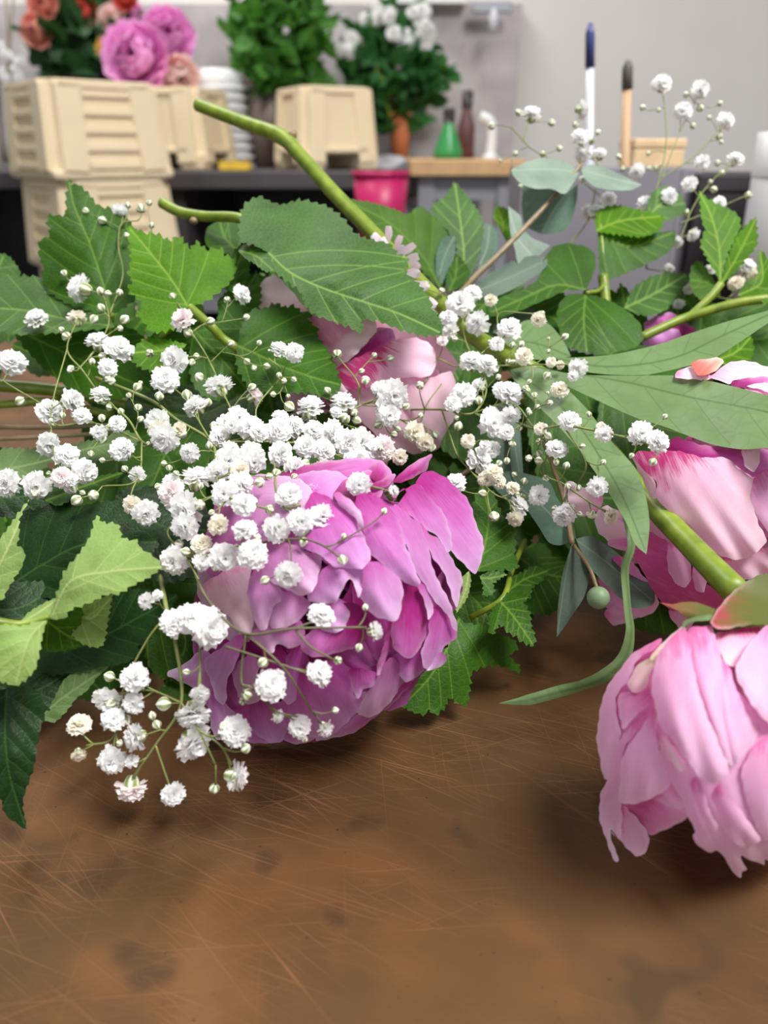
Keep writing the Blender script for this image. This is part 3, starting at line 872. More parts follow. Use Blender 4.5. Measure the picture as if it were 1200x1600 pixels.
eleaf(eH, 'leaf_euca', "905,270 893,259 874,249 847,247 817,255 799,265* 801,273 813,286 836,295 863,295 882,303 897,284", "905,270 860,264 801,266", [(905, 270, .47), (799, 265, .468), (860, 247, .482), (865, 297, .46)], cup=-0.002)
eleaf(eH, 'leaf_euca', "909,264 924,257 955,266 985,280 1003,289* 985,297 955,297 928,291 912,276", "909,265 950,277 1000,289", [(909, 264, .471), (1003, 289, .472), (955, 266, .478), (955, 297, .464)], cup=-0.002)
eleaf(eH, 'leaf_euca', "794,322 813,337 817,356 832,372 860,383* 843,399 813,414 805,391 797,360", "795,324 808,370 830,398", [(794, 322, .468), (813, 414, .452), (860, 383, .458)])
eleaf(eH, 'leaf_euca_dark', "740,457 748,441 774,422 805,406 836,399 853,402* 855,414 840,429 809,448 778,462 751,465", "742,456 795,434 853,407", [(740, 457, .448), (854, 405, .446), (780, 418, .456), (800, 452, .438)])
eleaf(eH, 'leaf_bluegreen', "740,430 748,420 755,352 762,349* 777,361 777,388 750,424", "741,430 760,390 765,352", [(740, 430, .46), (762, 350, .475), (777, 380, .47)])
eleaf(eH, 'leaf_bluegreen', "682,448 681,400 692,372 710,366* 711,396 697,437", "683,446 693,405 709,370", [(682, 448, .455), (710, 366, .465), (690, 380, .46)])
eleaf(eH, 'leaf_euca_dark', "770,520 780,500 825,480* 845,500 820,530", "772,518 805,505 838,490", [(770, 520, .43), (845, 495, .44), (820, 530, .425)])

eI = empty('eucalyptus_branch', PV(893, 850, 0.33), 'eucalyptus branch with grey leaves and a round green bud hanging over the copper', 'branch', 'eucalyptus branches in the pile')
stem('stem', eI, M['stem_brown'], [(850, 690, 0.37), (880, 775, 0.35), (894, 850, 0.325)], 0.0012)
eleaf(eI, 'leaf_bluegreen', "772,740 800,736 829,742 857,752 870,777 895,818 900,841* 876,852 857,847 841,822 819,793 788,777 769,758", "774,745 830,775 895,840", [(772, 740, .36), (895, 840, .332), (800, 736, .362), (857, 847, .335)])
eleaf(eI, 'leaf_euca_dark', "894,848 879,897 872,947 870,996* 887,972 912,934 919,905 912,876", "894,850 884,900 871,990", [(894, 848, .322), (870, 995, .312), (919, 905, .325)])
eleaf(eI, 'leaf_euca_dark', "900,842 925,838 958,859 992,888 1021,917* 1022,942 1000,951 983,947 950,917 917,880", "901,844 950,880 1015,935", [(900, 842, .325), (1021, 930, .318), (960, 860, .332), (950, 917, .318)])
stem('stalk', eI, M['stem_brown'], [(897, 852, 0.322), (921, 888, 0.312), (933, 920, 0.308)], 0.0008)
ball('bud', eI, M['bud_green'], P(935, 934, 0.307), 0.0046, 1.0, (0.2, -0.3, -1))
eleaf(eI, 'leaf_bluegreen', "795,660 800,640 805,600 812,690* 818,760 800,745", "797,665 805,700 812,745", [(795, 660, .375), (812, 745, .36), (812, 640, .38)])
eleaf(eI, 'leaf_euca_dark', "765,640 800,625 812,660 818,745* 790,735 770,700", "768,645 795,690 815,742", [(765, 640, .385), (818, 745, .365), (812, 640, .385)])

# ------------------------------------------------------------------ peonies
def sphere_depth(cx, cy, rx, ry, dc, rd, tilt=0.0):
    def f(x, y, k=1.0):
        q = 1 - (((x - cx) / (rx * k)) ** 2 + ((y - cy) / (ry * k)) ** 2)
        g = 0.5 * (q + np.sqrt(q * q + 0.03))
        return dc - rd * k * np.sqrt(g) + tilt * (y - cy) / 100.0
    return f

def petal(parent, mat, outline, sd, off=0.0, lift=0.003, ruffle=0.0016, rwave=52.0, jit=1.5, name='petal', label=None, cup=0.0035, extra=None, base=None, pointed=False, curl=0.0012):
    off = off / 1000.0
    def dep(x, y):
        d = sd(x, y) - off
        if extra is not None:
            d = d + extra(x, y)
        return d
    p, _ = parse(outline)
    return sheet(name, parent, M[mat], outline, dep, spacing=6.0, pointed=pointed, curl=curl, lift=lift, ruffle=ruffle, rwave=rwave, rphase=p[0, 0] * 0.37,
                 jit=jit, cup=cup, label=label, base=base)

def petal_mesh(name, L, W, curl, ruf, seed, nu=9, nv=10):
    """a loose cupped petal: base at the origin, growing along +Z, hollow side facing +Y"""
    rnd = random.Random(seed)
    V, Fc, al = [], [], []
    ph = rnd.random() * 6
    for j in range(nv):
        t = j / (nv - 1)
        wd = W * (0.22 + 0.78 * math.sin(min(1.0, t * 1.15) * math.pi * 0.56) ** 1.1) * (1 - 0.25 * max(0, t - 0.82) / 0.18)
        for i in range(nu):
            s = i / (nu - 1) * 2 - 1
            notch = 0.06 * L * (math.cos(s * 7 + ph) * 0.5 + 0.5) * t ** 6 + 0.12 * L * s * s * t ** 3
            x = wd * 0.5 * math.sin(s * 1.25) / math.sin(1.25)
            z = L * t * (1 - 0.12 * curl * t) - notch
            y = curl * L * 0.30 * t * t + 0.34 * wd * (s * s) * (1 - 0.5 * t) + ruf * W * t ** 2 * math.sin(s * 6 + ph) 
            V.append((x, y, z)); al.append(t)
    for j in range(nv - 1):
        for i in range(nu - 1):
            a = j * nu + i
            Fc.append((a, a + 1, a + nu + 1, a + nu))
    me = mesh_from(name, V, Fc)
    a = me.attributes.new('along', 'FLOAT', 'POINT'); a.data.foreach_set('value', np.array(al, np.float32))
    uvl = me.uv_layers.new(name='UVMap')
    for lp in me.loops:
        v = me.vertices[lp.vertex_index].co
        uvl.data[lp.index].uv = (v.x / W * 1.1 / (0.4 + al[lp.vertex_index]) + seed, al[lp.vertex_index] * 1.2)
    return me

_pm = {}
def loose_petals(parent, center, axis, R, mat, n=26, rings=((0.45, 1.2, 0.95), (0.75, 1.0, 0.9), (1.0, 0.55, 1.0)), seed=1):
    """inner and rear petals of a flower head, in rings round its axis; shared meshes"""
    rnd = random.Random(seed)
    ax = Vector(axis).normalized()
    q0 = Vector((0, 0, 1)).rotation_difference(ax)
    basep = Vector(center) - ax * R * 0.75
    per = max(4, n // len(rings))
    for ri, (rad, close, ln) in enumerate(rings):
        for k in range(per):
            key = (mat, ri, k % 3, round(R, 3))
            if key not in _pm:
                me = petal_mesh('petal', R * 1.62 * ln, R * 1.15, 0.5 + 0.35 * close, 0.05, seed * 10 + ri * 3 + k % 3)
                me.materials.append(M[mat]); _pm[key] = me
            a = 2 * math.pi * (k + 0.5 * (ri % 2)) / per + rnd.uniform(-.2, .2)
            tilt = math.radians(8 + 62 * rad * (1 - 0.25 * close) + rnd.uniform(-5, 5))
            m = Matrix.Rotation(a, 4, 'Z') @ Matrix.Rotation(tilt, 4, 'X')
            # hollow side faces the axis
            o = bpy.data.objects.new('petal', _pm[key]); COL.objects.link(o)
            o.parent = parent
            mw = Matrix.Translation(basep - parent.location) @ q0.to_matrix().to_4x4() @ m
            o.matrix_local = mw

# --- the full deep pink peony, open towards the table edge
S1 = sphere_depth(525, 938, 222, 222, 0.294, 0.048)
P1 = empty('peony', Vector((P(525, 938, .294)[0], P(525, 938, .294)[1], TZ)), 'fully open deep pink peony resting on the copper with gypsophila across it', 'flower', 'peonies in the pile')
c1 = P(525, 930, .300)
loose_petals(P1, c1, (-0.12, -0.75, 0.30), 0.044, 'p_magenta', 27, seed=3)
PET1 = [
 ('p_magenta', "470,960 330,900 300,960 308,1060 345,1140* 420,1160 480,1100", -11, 0.0),
 ('p_magenta', "500,1000 400,1080 420,1150 500,1158 600,1110 650,1050* 620,980", -12, 0.0),
 ('p_magenta', "560,860 640,880 690,940 690,1000 640,1050* 560,1000", -8, 0.0),
 ('p_mauve', "470,850 380,800 320,850 310,930 360,1000* 460,980", -6, 0.0),
 # mat, outline, off(mm), lift
 ('p_lilac', "350,1060 330,1080 262,1056* 290,1035 320,1015 335,1035", -4, 0.0),
 ('p_pink', "650,757 655,743 670,736 692,744 712,760 727,775 739,800 745,820 755,845 756,862 750,880 742,896* 730,885 705,862 700,830 685,800 665,772", -2, 0.004),
 ('p_magenta', "612,753 630,737 650,720 676,709* 669,722 667,735 642,748 622,754", 0, 0.002),
 ('p_magenta', "587,753 575,735 587,720 602,724* 606,742", 1, 0.001),
 ('p_magenta', "420,752 440,738 500,722 560,716* 600,722 612,760 560,782 500,788 450,772", -4, 0.0),
 ('p_pink', "455,790 440,760 480,738 520,735* 545,752 530,785", -1, 0.001),
 ('p_magenta', "545,790 520,770 545,745 580,735* 600,750 590,780", 0, 0.001),
 ('p_mauve', "345,765 400,742 470,750* 502,800 472,862 400,884 335,906 318,860", 0, 0.001),
 ('p_magenta', "580,761 597,750 616,739* 613,752 600,763", 2, 0.001),
 ('p_pink', "633,765 612,785 625,770 642,760 655,757 675,780 695,805 704,835 702,863* 685,841 665,825 640,806 620,792", 2, 0.0),
 ('p_lilac', "658,815 666,830 685,842 700,862 711,880 722,902 719,930 712,948* 704,922 690,890 672,862", 1.5, 0.001),
 ('p_lilac', "615,790 640,806 665,826 671,855 677,890 692,920 707,952 713,986* 700,961 680,941 665,916 652,897 642,875 632,845 625,820", 3.5, 0.001),
 ('p_pink', "560,772 580,774 605,785 620,797 627,825 635,852 645,880 658,913* 645,916 630,907 615,896 597,882 580,866 572,847 566,825 553,800", 6, 0.0015),
 ('p_mauve', "522,770 542,777 560,796 568,811* 565,826 552,808 530,788", 8, 0.001),
 ('p_pink', "490,770 520,780 545,799 565,822 572,847 580,872 567,888* 545,887 520,885 505,872 485,860 467,855 450,840 455,820 475,795", 4.5, 0.0035),
 ('p_mauve', "410,850 455,850 485,864 502,872 498,900 490,920 474,931* 455,925 430,912 405,890", 3.5, 0.002),
 ('p_magenta', "560,880 540,930 480,990 470,1050 540,1060 610,1020* 620,960 600,900", -9, 0.0),
 ('p_magenta', "400,985 380,1060 420,1120 500,1130 580,1100* 600,1040 520,1000 450,985", -8, 0.0),
 ('p_lilac', "520,872 505,875 526,887 567,886 566,915 561,933* 553,912 546,905 535,923 525,940 510,943 480,936 490,914 500,894", 3.5, 0.003),
 ('p_lilac', "585,878 567,886 567,905 562,922 567,940 580,960 600,967 620,968* 628,945 630,922 622,900 605,887", 7, 0.003),
 ('p_magenta', "640,915 628,930 622,957 612,977 610,995 620,1017 641,1028* 657,1012 667,992 670,970 666,942 655,922", 0, 0.004),
 ('p_lilac', "652,917 660,911 668,922 678,945 670,968* 667,950 660,932", 3, 0.002),
 ('p_pink', "685,945 706,965 715,980 713,998 694,1010 690,1022 666,1046* 659,1030 660,1012 669,987 672,965", -0.5, 0.003),
 ('p_lilac', "690,1018 697,1033 681,1046* 664,1045", 0.5, 0.001),
 ('p_pink', "640,1012 657,1016 663,1045 652,1057 632,1066* 620,1046 610,1028", -3, 0.002),
 ('p_magenta', "555,942 578,975 573,995 560,1010 542,1016 505,1026* 478,1022 470,1000 500,975 520,950", -3, 0.004),
 ('p_lilac', "500,945 530,935 548,950 535,985* 505,985 490,965", -1, 0.002),
 ('p_magenta', "610,966 616,976 611,1001 605,1026 592,1056* 588,1056 592,1030 600,1005", -2, 0.001),
 ('p_pink', "480,1040 530,1032 556,1055 551,1080 556,1090 571,1080 566,1105 550,1121 522,1146* 500,1152 455,1152 428,1143 415,1117 450,1085", -2.5, 0.001),
 ('p_mauve', "610,1028 633,1050 628,1070 611,1096 586,1118* 560,1116 566,1094 588,1060", -2, 0.002),
 ('p_pink', "610,1085 643,1064 620,1088 588,1119 560,1141 530,1151 494,1158* 500,1140 555,1118", -4.5, 0.0),
 ('p_pink', "560,1043 545,1050 551,1080 560,1091* 568,1077 583,1072 588,1052", 0.5, 0.002),
 ('p_pale', "345,895 362,886 391,887 388,920 396,945 393,986* 375,991 355,960 312,923", 1, 0.001),
 ('p_mauve', "400,885 420,905 446,925 448,936 430,946 420,972 410,986* 397,970 387,925", 3, 0.0015),
 ('p_mauve', "455,920 476,932 486,946 465,971 441,981* 420,978 431,942", 1.5, 0.002),
 ('p_mauve', "440,972 466,969 476,985 468,1008 450,1013 432,1007 427,1021* 415,1015 400,1005 385,992 420,977", 0.5, 0.003),
 ('p_lilac', "376,992 375,1020 365,1045 355,1061 348,1101* 330,1068 319,1040 322,1028 345,1012", -0.5, 0.003),
 ('p_mauve', "390,1022 406,1035 401,1060 411,1086 391,1101* 372,1086 363,1046", -2, 0.002),
 ('p_lilac', "335,1078 352,1100 369,1116 358,1140 343,1157* 330,1136 325,1105", -2.5, 0.001),
 ('p_pink', "400,1090 440,1099 457,1135 441,1158 425,1162* 404,1150 385,1135 366,1111", -2.5, 0.001),
 ('p_pink', "460,1136 486,1141 496,1153 466,1163* 444,1153", -2, 0.0),
 ('p_magenta', "415,1010 440,1010 455,1050 440,1090* 415,1075 405,1040", -4, 0.003),
 ('p_pink', "470,1010 482,1030 475,1070 450,1100* 440,1060 450,1020", -3.5, 0.003),
]
for i, (mt, ol, of, lf) in enumerate(PET1):
    petal(P1, mt, ol, S1, of, lf)
stem('stem', P1, M['stem_green'], [(560, 900, .335), (640, 850, .40), (760, 800, .45)], 0.0035)

# --- the pale pink peony on top of the pile
S2 = sphere_depth(570, 590, 165, 165, 0.408, 0.045)
P2 = empty('peony', PV(570, 650, .42), 'pale blush peony half covered by the broad matt leaf', 'flower', 'peonies in the pile')
loose_petals(P2, P(575, 600, .415), (-0.2, -0.5, 0.4), 0.042, 'p_pale', 24, seed=5)
for mt, ol, of, lf in [
 ('p_pale', "480,510 405,487 393,481* 398,454 416,433 432,430 479,482 494,498", 0, 0.002),
 ('p_pale', "528,600 605,591 641,640 662,704* 605,693 550,642", -4, 0.0),
 ('p_pale', "640,575 669,590 704,580 711,605 711,647 697,676* 675,704 647,657 622,610", -1, 0.0),
 ('p_pale', "515,545 470,512 496,494 528,505 566,498 586,503 588,518 566,543 537,567* ", 2, 0.001),
 ('p_magenta', "566,545 590,513 613,516 616,532* 585,550 550,565", 1, 0.001),
 ('p_pale_streak', "600,540 619,531 650,527 672,538 681,557 679,578* 664,589 622,592 570,607 526,606 515,585 549,562", 3, 0.001),
 ('p_pale', "500,520 515,549 535,566 545,610* 500,620 470,560", -1, 0.001)]:
    petal(P2, mt, ol, S2, of, lf)
for x, y, tx, ty, wd, dd in [(610, 405, 596, 372, 13, .425), (640, 425, 655, 412, 12, .424), (600, 385, 582, 366, 12, .425), (608, 380, 607, 353, 9, .43), (618, 390, 626, 368, 10, .43), (622, 400, 648, 382, 11, .428),
                             (628, 410, 654, 400, 12, .425), (630, 425, 656, 428, 13, .42), (640, 440, 668, 450, 11, .41), (590, 392, 573, 378, 12, .42),
                             (655, 462, 682, 478, 12, .39), (660, 480, 682, 492, 9, .385), (612, 400, 634, 388, 16, .424)]:
    dx, dy = tx - x, ty - y; l = math.hypot(dx, dy); nx, ny = -dy / l * wd * .6, dx / l * wd * .6
    ol = f"{x},{y} {x+dx*.5+nx},{y+dy*.5+ny} {tx+nx*.7},{ty+ny*.7} {tx},{ty}* {tx-nx*.7},{ty-ny*.7} {x+dx*.5-nx},{y+dy*.5-ny}"
    sheet('petal', P2, M['p_white'], ol, rbf([(x, y, dd - 0.030), (tx, ty, dd - 0.036)]), spacing=5, ruffle=0.0006, rwave=20, jit=0.6)

# --- the streaked peony beyond the thick stem
S3 = sphere_depth(1130, 770, 200, 205, 0.335, 0.046)
P3 = empty('peony', PV(1130, 950, .33), 'streaked pale pink peony behind the thick stem and the long grey-green leaf', 'flower', 'peonies in the pile')
loose_petals(P3, P(1135, 780, .345), (0.15, -0.2, -0.3), 0.044, 'p_rose_deep', 24, seed=8)
for mt, ol, of, lf in [
 ('p_rose_deep', "1010,835 938,800* 969,812 1010,829 1046,848 1065,870 1103,911 1134,936 1120,950 1054,955 1021,925 991,870 950,845", -2, 0.0),
 ('p_pale', "990,840 960,850 935,830 930,805* 950,790 985,812", -3, 0.0),
 ('p_pale', "943,778 908,761 886,752* 882,775 889,796 908,806 933,797", -2, 0.0),
 ('p_pale_streak', "1150,866 1197,855 1245,870 1245,920 1200,898 1164,907* 1145,895 1118,866", 0, 0.002),
 ('p_magenta', "1054,683 1092,694 1158,699 1200,702 1245,720 1200,741* 1175,744 1134,720 1092,720 1065,711 1043,702", 2, 0.0),
 ('p_rose', "1180,745 1188,741 1202,732 1255,740 1285,820 1230,862* 1200,832 1174,787", 3, 0.001),
 ('p_pale_streak', "1060,705 1098,714 1134,716 1153,730 1175,749 1176,787 1186,818 1197,845 1183,862 1153,875* 1120,865 1076,821 1048,801 1026,779 1026,754 1012,740 991,711 1015,705", 6, 0.001),
 ('p_pale', "991,711 1018,743 1027,777* 1015,775 1001,742", 4, 0.0),
 ('p_pale', "1160,700 1184,700 1187,716 1179,736* 1164,728", 7, 0.001),
 ('p_rose', "1050,846 1077,878 1080,906 1066,919* 1051,904 1042,878", 2, 0.002),
 ('p_rose', "1085,880 1105,900 1099,926* 1087,921 1083,900", 2, 0.002),
 ('p_pale', "1100,585 1112,587 1136,567 1164,564 1200,573 1245,590 1245,640* 1200,612 1164,604 1142,601", 0, 0.0),
 ('p_rose', "1164,606 1200,611 1250,640 1240,680* 1190,660 1160,630", -2, 0.0),
 ('p_magenta', "1142,600 1170,590 1200,588* 1200,600 1165,606", 2, 0.0),
 ('p_rose', "1046,952 1090,955 1072,985* 1058,980", -6, 0.0),
 ('p_rose', "945,955 990,938 1003,960* 962,977", -8, 0.0),
 ('p_rose_deep', "960,870 990,880 1030,940 1000,965* 950,950 935,900", -7, 0.0),
 ('p_pale', "1055,586 1081,573 1112,590* 1075,592", -1, 0.0)]:
    petal(P3, mt, ol, S3, of, lf)
petal(P3, 'sepal_red', "1092,586 1081,567 1125,558* 1131,566 1114,582", S3, 3, 0.002, name='sepal')
stem('stem', P3, M['stem_green'], [(1130, 720, .36), (1060, 640, .42), (980, 590, .46)], 0.0035)

# --- magenta peony far back in the pile
P5 = empty('peony', PV(1046, 540, .47), 'magenta peony almost hidden below the young bright shoot', 'flower', 'peonies in the pile')
S5 = sphere_depth(1046, 530, 70, 60, 0.47, 0.02)
loose_petals(P5, P(1046, 545, .485), (0, -0.3, 0.5), 0.02, 'p_magenta', 15, seed=9)
petal(P5, 'p_magenta', "1046,532 1005,511 1032,491* 1056,491 1088,517 1081,526", S5, 2, 0.001)
petal(P5, 'p_pink', "1040,560 1000,530 1030,512* 1070,520 1075,550", S5, 3, 0.001)

# --- the rose pink peony lying face down, with the long stem and its leaves
S4 = sphere_depth(1130, 1160, 200, 215, 0.246, 0.040, -0.0018)
P4 = empty('peony', Vector((P(1130, 1160, .25)[0], P(1130, 1160, .25)[1], TZ)), 'rose pink peony lying face down on the copper with a long thick stem', 'flower', 'peonies in the pile')
loose_petals(P4, P(1150, 1150, .252), (0.06, -0.25, -0.55), 0.033, 'p_rose_deep', 21, seed=12)
for mt, ol, of, lf in [
 ('p_rose_deep', "1120,1030 1010,1010 955,1080 945,1180 975,1260 1080,1270* 1160,1160", -10, 0.0),
 ('p_rose', "1034,999 1013,1006 990,1020 967,1048 946,1078 934,1132 934,1171 946,1217* 957,1197 970,1143 964,1120 962,1090 981,1062 999,1029 1025,1011", -6, 0.001),
 ('p_rose_deep', "1020,1090 990,1083 967,1085 969,1123 974,1140* 997,1114", -3, 0.001),
 ('p_rose_deep', "1020,1246 981,1257 999,1283 1013,1305 1027,1302 1051,1290 1075,1276* 1069,1262 1051,1262", -7, 0.001),
 ('p_rose', "1030,1235 1051,1226 1070,1260 1060,1264* 1037,1256 1018,1247", -5, 0.001),
 ('p_rose', "972,1258 981,1264 999,1283 1013,1302 1014,1318 1006,1335* 995,1338 976,1321 953,1297 967,1310 970,1288", -6, 0.0),
 ('p_rose', "1018,1122 1002,1119 978,1141 962,1171 957,1197 950,1218 939,1241 936,1269 943,1302 955,1332 964,1346* 962,1330 953,1297 967,1311 971,1306 971,1260 969,1225 974,1171 990,1150", -3, 0.002),
 ('p_rose', "1024,1110 997,1146 978,1171 970,1197 968,1251 984,1256* 1009,1251 1032,1240 1049,1224 1037,1190 1025,1150", -1, 0.003),
 ('p_cream', "1016,1030 1032,1006 1065,980 1073,983* 1041,1007 1025,1033", 0, 0.0),
 ('p_cream', "1026,1029 997,1039 981,1067 990,1082* 1009,1075 1017,1048", -1.5, 0.0),
 ('p_rose', "1100,1090 1022,1100 1026,1143 1037,1190 1051,1225 1069,1260 1079,1283 1086,1299 1083,1305 1090,1321 1107,1331 1123,1329 1135,1344 1142,1360 1158,1372* 1160,1360 1167,1358 1157,1339 1172,1344 1193,1351 1194,1343 1230,1342 1290,1300 1300,1200 1260,1120 1180,1090", 0, 0.0),
 ('p_rose', "1090,1215 1079,1227 1088,1272 1104,1304 1117,1319* 1100,1288 1104,1283 1116,1300 1122,1293 1107,1260", 2, 0.001),
 ('p_rose', "1125,1225 1111,1241 1121,1265 1130,1293 1149,1318 1164,1322* 1160,1311 1172,1321 1189,1311 1163,1274 1135,1240", 2.5, 0.001),
 ('p_rose', "1200,1150 1160,1200 1170,1260 1195,1312* 1240,1315 1270,1240 1250,1170", 2, 0.0),
 ('p_pale', "1034,1148 1051,1164 1073,1199 1065,1206* 1051,1195 1039,1176", 3, 0.001),
 ('p_pale_streak', "1144,985 1118,990 1121,1011 1132,1034 1145,1042* 1157,1034 1168,1011 1190,990 1184,979", 0, 0.0),
 ('p_rose', "1131,1033 1150,1075 1172,1105 1183,1135 1178,1165 1160,1180 1152,1191* 1137,1180 1125,1155 1124,1110 1127,1070", 3, 0.001),
 ('p_rose', "1095,978 1114,980 1120,1010 1131,1035 1134,1060 1129,1090 1137,1127 1150,1165 1141,1196* 1122,1160 1098,1112 1078,1062 1068,1010 1074,985", 4, 0.0),
 ('p_rose', "1072,984 1060,988 1041,1004 1028,1025 1020,1050 1019,1080 1025,1110 1035,1140 1058,1164 1079,1195 1095,1215 1112,1224* 1138,1211 1134,1188 1118,1150 1100,1105 1087,1060 1079,1012", 6.5, 0.0),
 ('p_rose', "1215,965 1190,983 1172,1004 1153,1034 1150,1050 1156,1069 1167,1088 1178,1105 1200,1128* 1260,1140 1295,1080 1280,1000 1250,965", 6, 0.0)]:
    petal(P4, mt, ol, S4, of, lf, ruffle=0.0010, rwave=60.0, cup=0.0025)
petal(P4, 'sepal', "1190,975 1153,980 1130,984 1114,978 1111,971* 1118,955 1135,936 1153,917 1177,903 1200,896 1260,890 1295,940 1260,985", S4, 6, 0.002, name='sepal', ruffle=0.0003, cup=0.001)
petal(P4, 'sepal', "1118,952 1088,941 1065,941 1051,944 1030,941* 1060,955 1074,966 1093,964 1114,960", S4, 5, 0.0, name='sepal', ruffle=0.0003, jit=0, pointed=True)
petal(P4, 'leaf_peony', "1114,960 1088,963 1069,971 1065,984* 1072,977 1083,971 1109,969", S4, 7, 0.0, name='sepal', ruffle=0.0, jit=0, pointed=True)
stem('stem', P4, M['stem_green'], [(309, 164, .500), (345, 178, .492), (385, 193, .484), (440, 214, .472), (470, 244, .462), (520, 300, .448), (580, 362, .43), (640, 425, .415), (690, 476, .40), (740, 525, .385), (800, 560, .372), (860, 600, .366), (930, 680, .338), (1010, 778, .305), (1080, 853, .276), (1155, 930, .248)],
     [.0040, .0040, .0041, .0047, .0043, .0043, .0043, .0043, .0043, .0043, .0043, .0043, .0043, .0043, .0043, .0046], n=6, sides=12)
ball('cut_end', P4, M['stem_cut'], P(310, 164.4, .4998), 0.0038, 0.35, (-0.9, 0.2, 0.4))
ball('node_bud', P4, M['stem_brown'], P(456, 212, .468), 0.0028, 1.2, (0.7, 0, 0.7))
def pleaf(outline, mid, ctrl, **kw):
    return sheet('leaf', P4, M['leaf_peony'], outline, rbf(ctrl), mid=mid, nveins=5, vein_disp=0.0007, spacing=7, **kw)
pleaf("772,535 800,512 825,500 855,505 875,525 887,545 892,557* 860,562 825,561 790,556", "774,540 830,535 890,556", [(772, 540, .392), (890, 556, .385), (840, 502, .40), (840, 562, .382)])
pleaf("867,559 908,558 958,554 1025,539 1075,522 1137,502 1200,485 1262,462* 1225,495 1200,505 1167,527 1117,559 1075,572 1012,585 950,585 900,578",
      "867,560 950,573 1050,560 1130,524 1255,467", [(867, 558, .358), (1255, 465, .355), (1012, 585, .338), (1025, 539, .352), (1120, 530, .345)])
pleaf("837,572 900,585 992,587 1058,587 1117,597 1200,618 1250,640 1300,675* 1250,705 1200,700 1158,702 1108,693 1042,668 992,652 917,618 867,594",
      "837,573 908,585 992,600 1075,620 1200,644 1295,674", [(837, 572, .352), (1290, 670, .275), (1200, 700, .277), (1058, 587, .322), (1042, 668, .306), (1200, 618, .292), (992, 600, .325)], cup=0.0)
pleaf("797,578 837,573 879,602 917,639 958,693 992,731 1008,772 1015,818 1010,866* 992,850 979,818 950,768 925,731 900,697 867,660 833,627 800,590",
      "800,580 850,612 900,660 940,718 975,780 1009,862", [(800, 580, .356), (1010, 864, .266), (1000, 740, .292), (900, 697, .31), (900, 640, .322), (950, 720, .302)])
# narrow twisted leaf curling down to the table
def ribbon(parent, mat, pts, name='leaf'):
    """pts: x, y, depth, half width (m), twist (deg)"""
    a = np.array(pts, float)
    c = spline(np.array([P(q[0], q[1], q[2]) for q in a]), 10)
    k = np.linspace(0, 1, len(c)); kk = np.linspace(0, 1, len(a))
    hw = np.interp(k, kk, a[:, 3]); tw = np.radians(np.interp(k, kk, a[:, 4]))
    T = np.gradient(c, axis=0); T /= np.linalg.norm(T, axis=1)[:, None]
    V, Fc, vein, al = [], [], [], []
    for i in range(len(c)):
        view = c[i] - CAMV; view /= np.linalg.norm(view)
        s = np.cross(T[i], view); s /= np.linalg.norm(s)
        u = np.cross(s, T[i])
        side = s * math.cos(tw[i]) + u * math.sin(tw[i]); nrm = np.cross(side, T[i])
        for j in range(5):
            f = j / 2 - 1
            V.append(c[i] + side * f * hw[i] + nrm * hw[i] * 0.25 * f * f); vein.append(0.8 if j == 2 else 0.0); al.append(k[i])
    for i in range(len(c) - 1):
        for j in range(4):
            q = i * 5 + j
            Fc.append((q, q + 1, q + 6, q + 5))
    me = mesh_from(name, V, Fc)
    at = me.attributes.new('vein', 'FLOAT', 'POINT'); at.data.foreach_set('value', np.array(vein, np.float32))
    at = me.attributes.new('along', 'FLOAT', 'POINT'); at.data.foreach_set('value', np.array(al, np.float32))
    return link(name, me, parent, M[mat])
ribbon(P4, 'leaf_peony', [(975, 800, .292, .0008, 20), (988, 850, .285, 0.00194, 45), (979, 888, .28, 0.00246, 55), (983, 947, .277, 0.00264, 62), (987, 988, .276, 0.00264, 55), (976, 1030, .277, 0.00282, 35),
                          (946, 1058, .279, 0.00317, 40), (908, 1073, .283, 0.00264, 50), (867, 1083, .287, 0.00229, 20), (825, 1094, .291, .0020, 10), (780, 1099, .296, .0001, 0)])

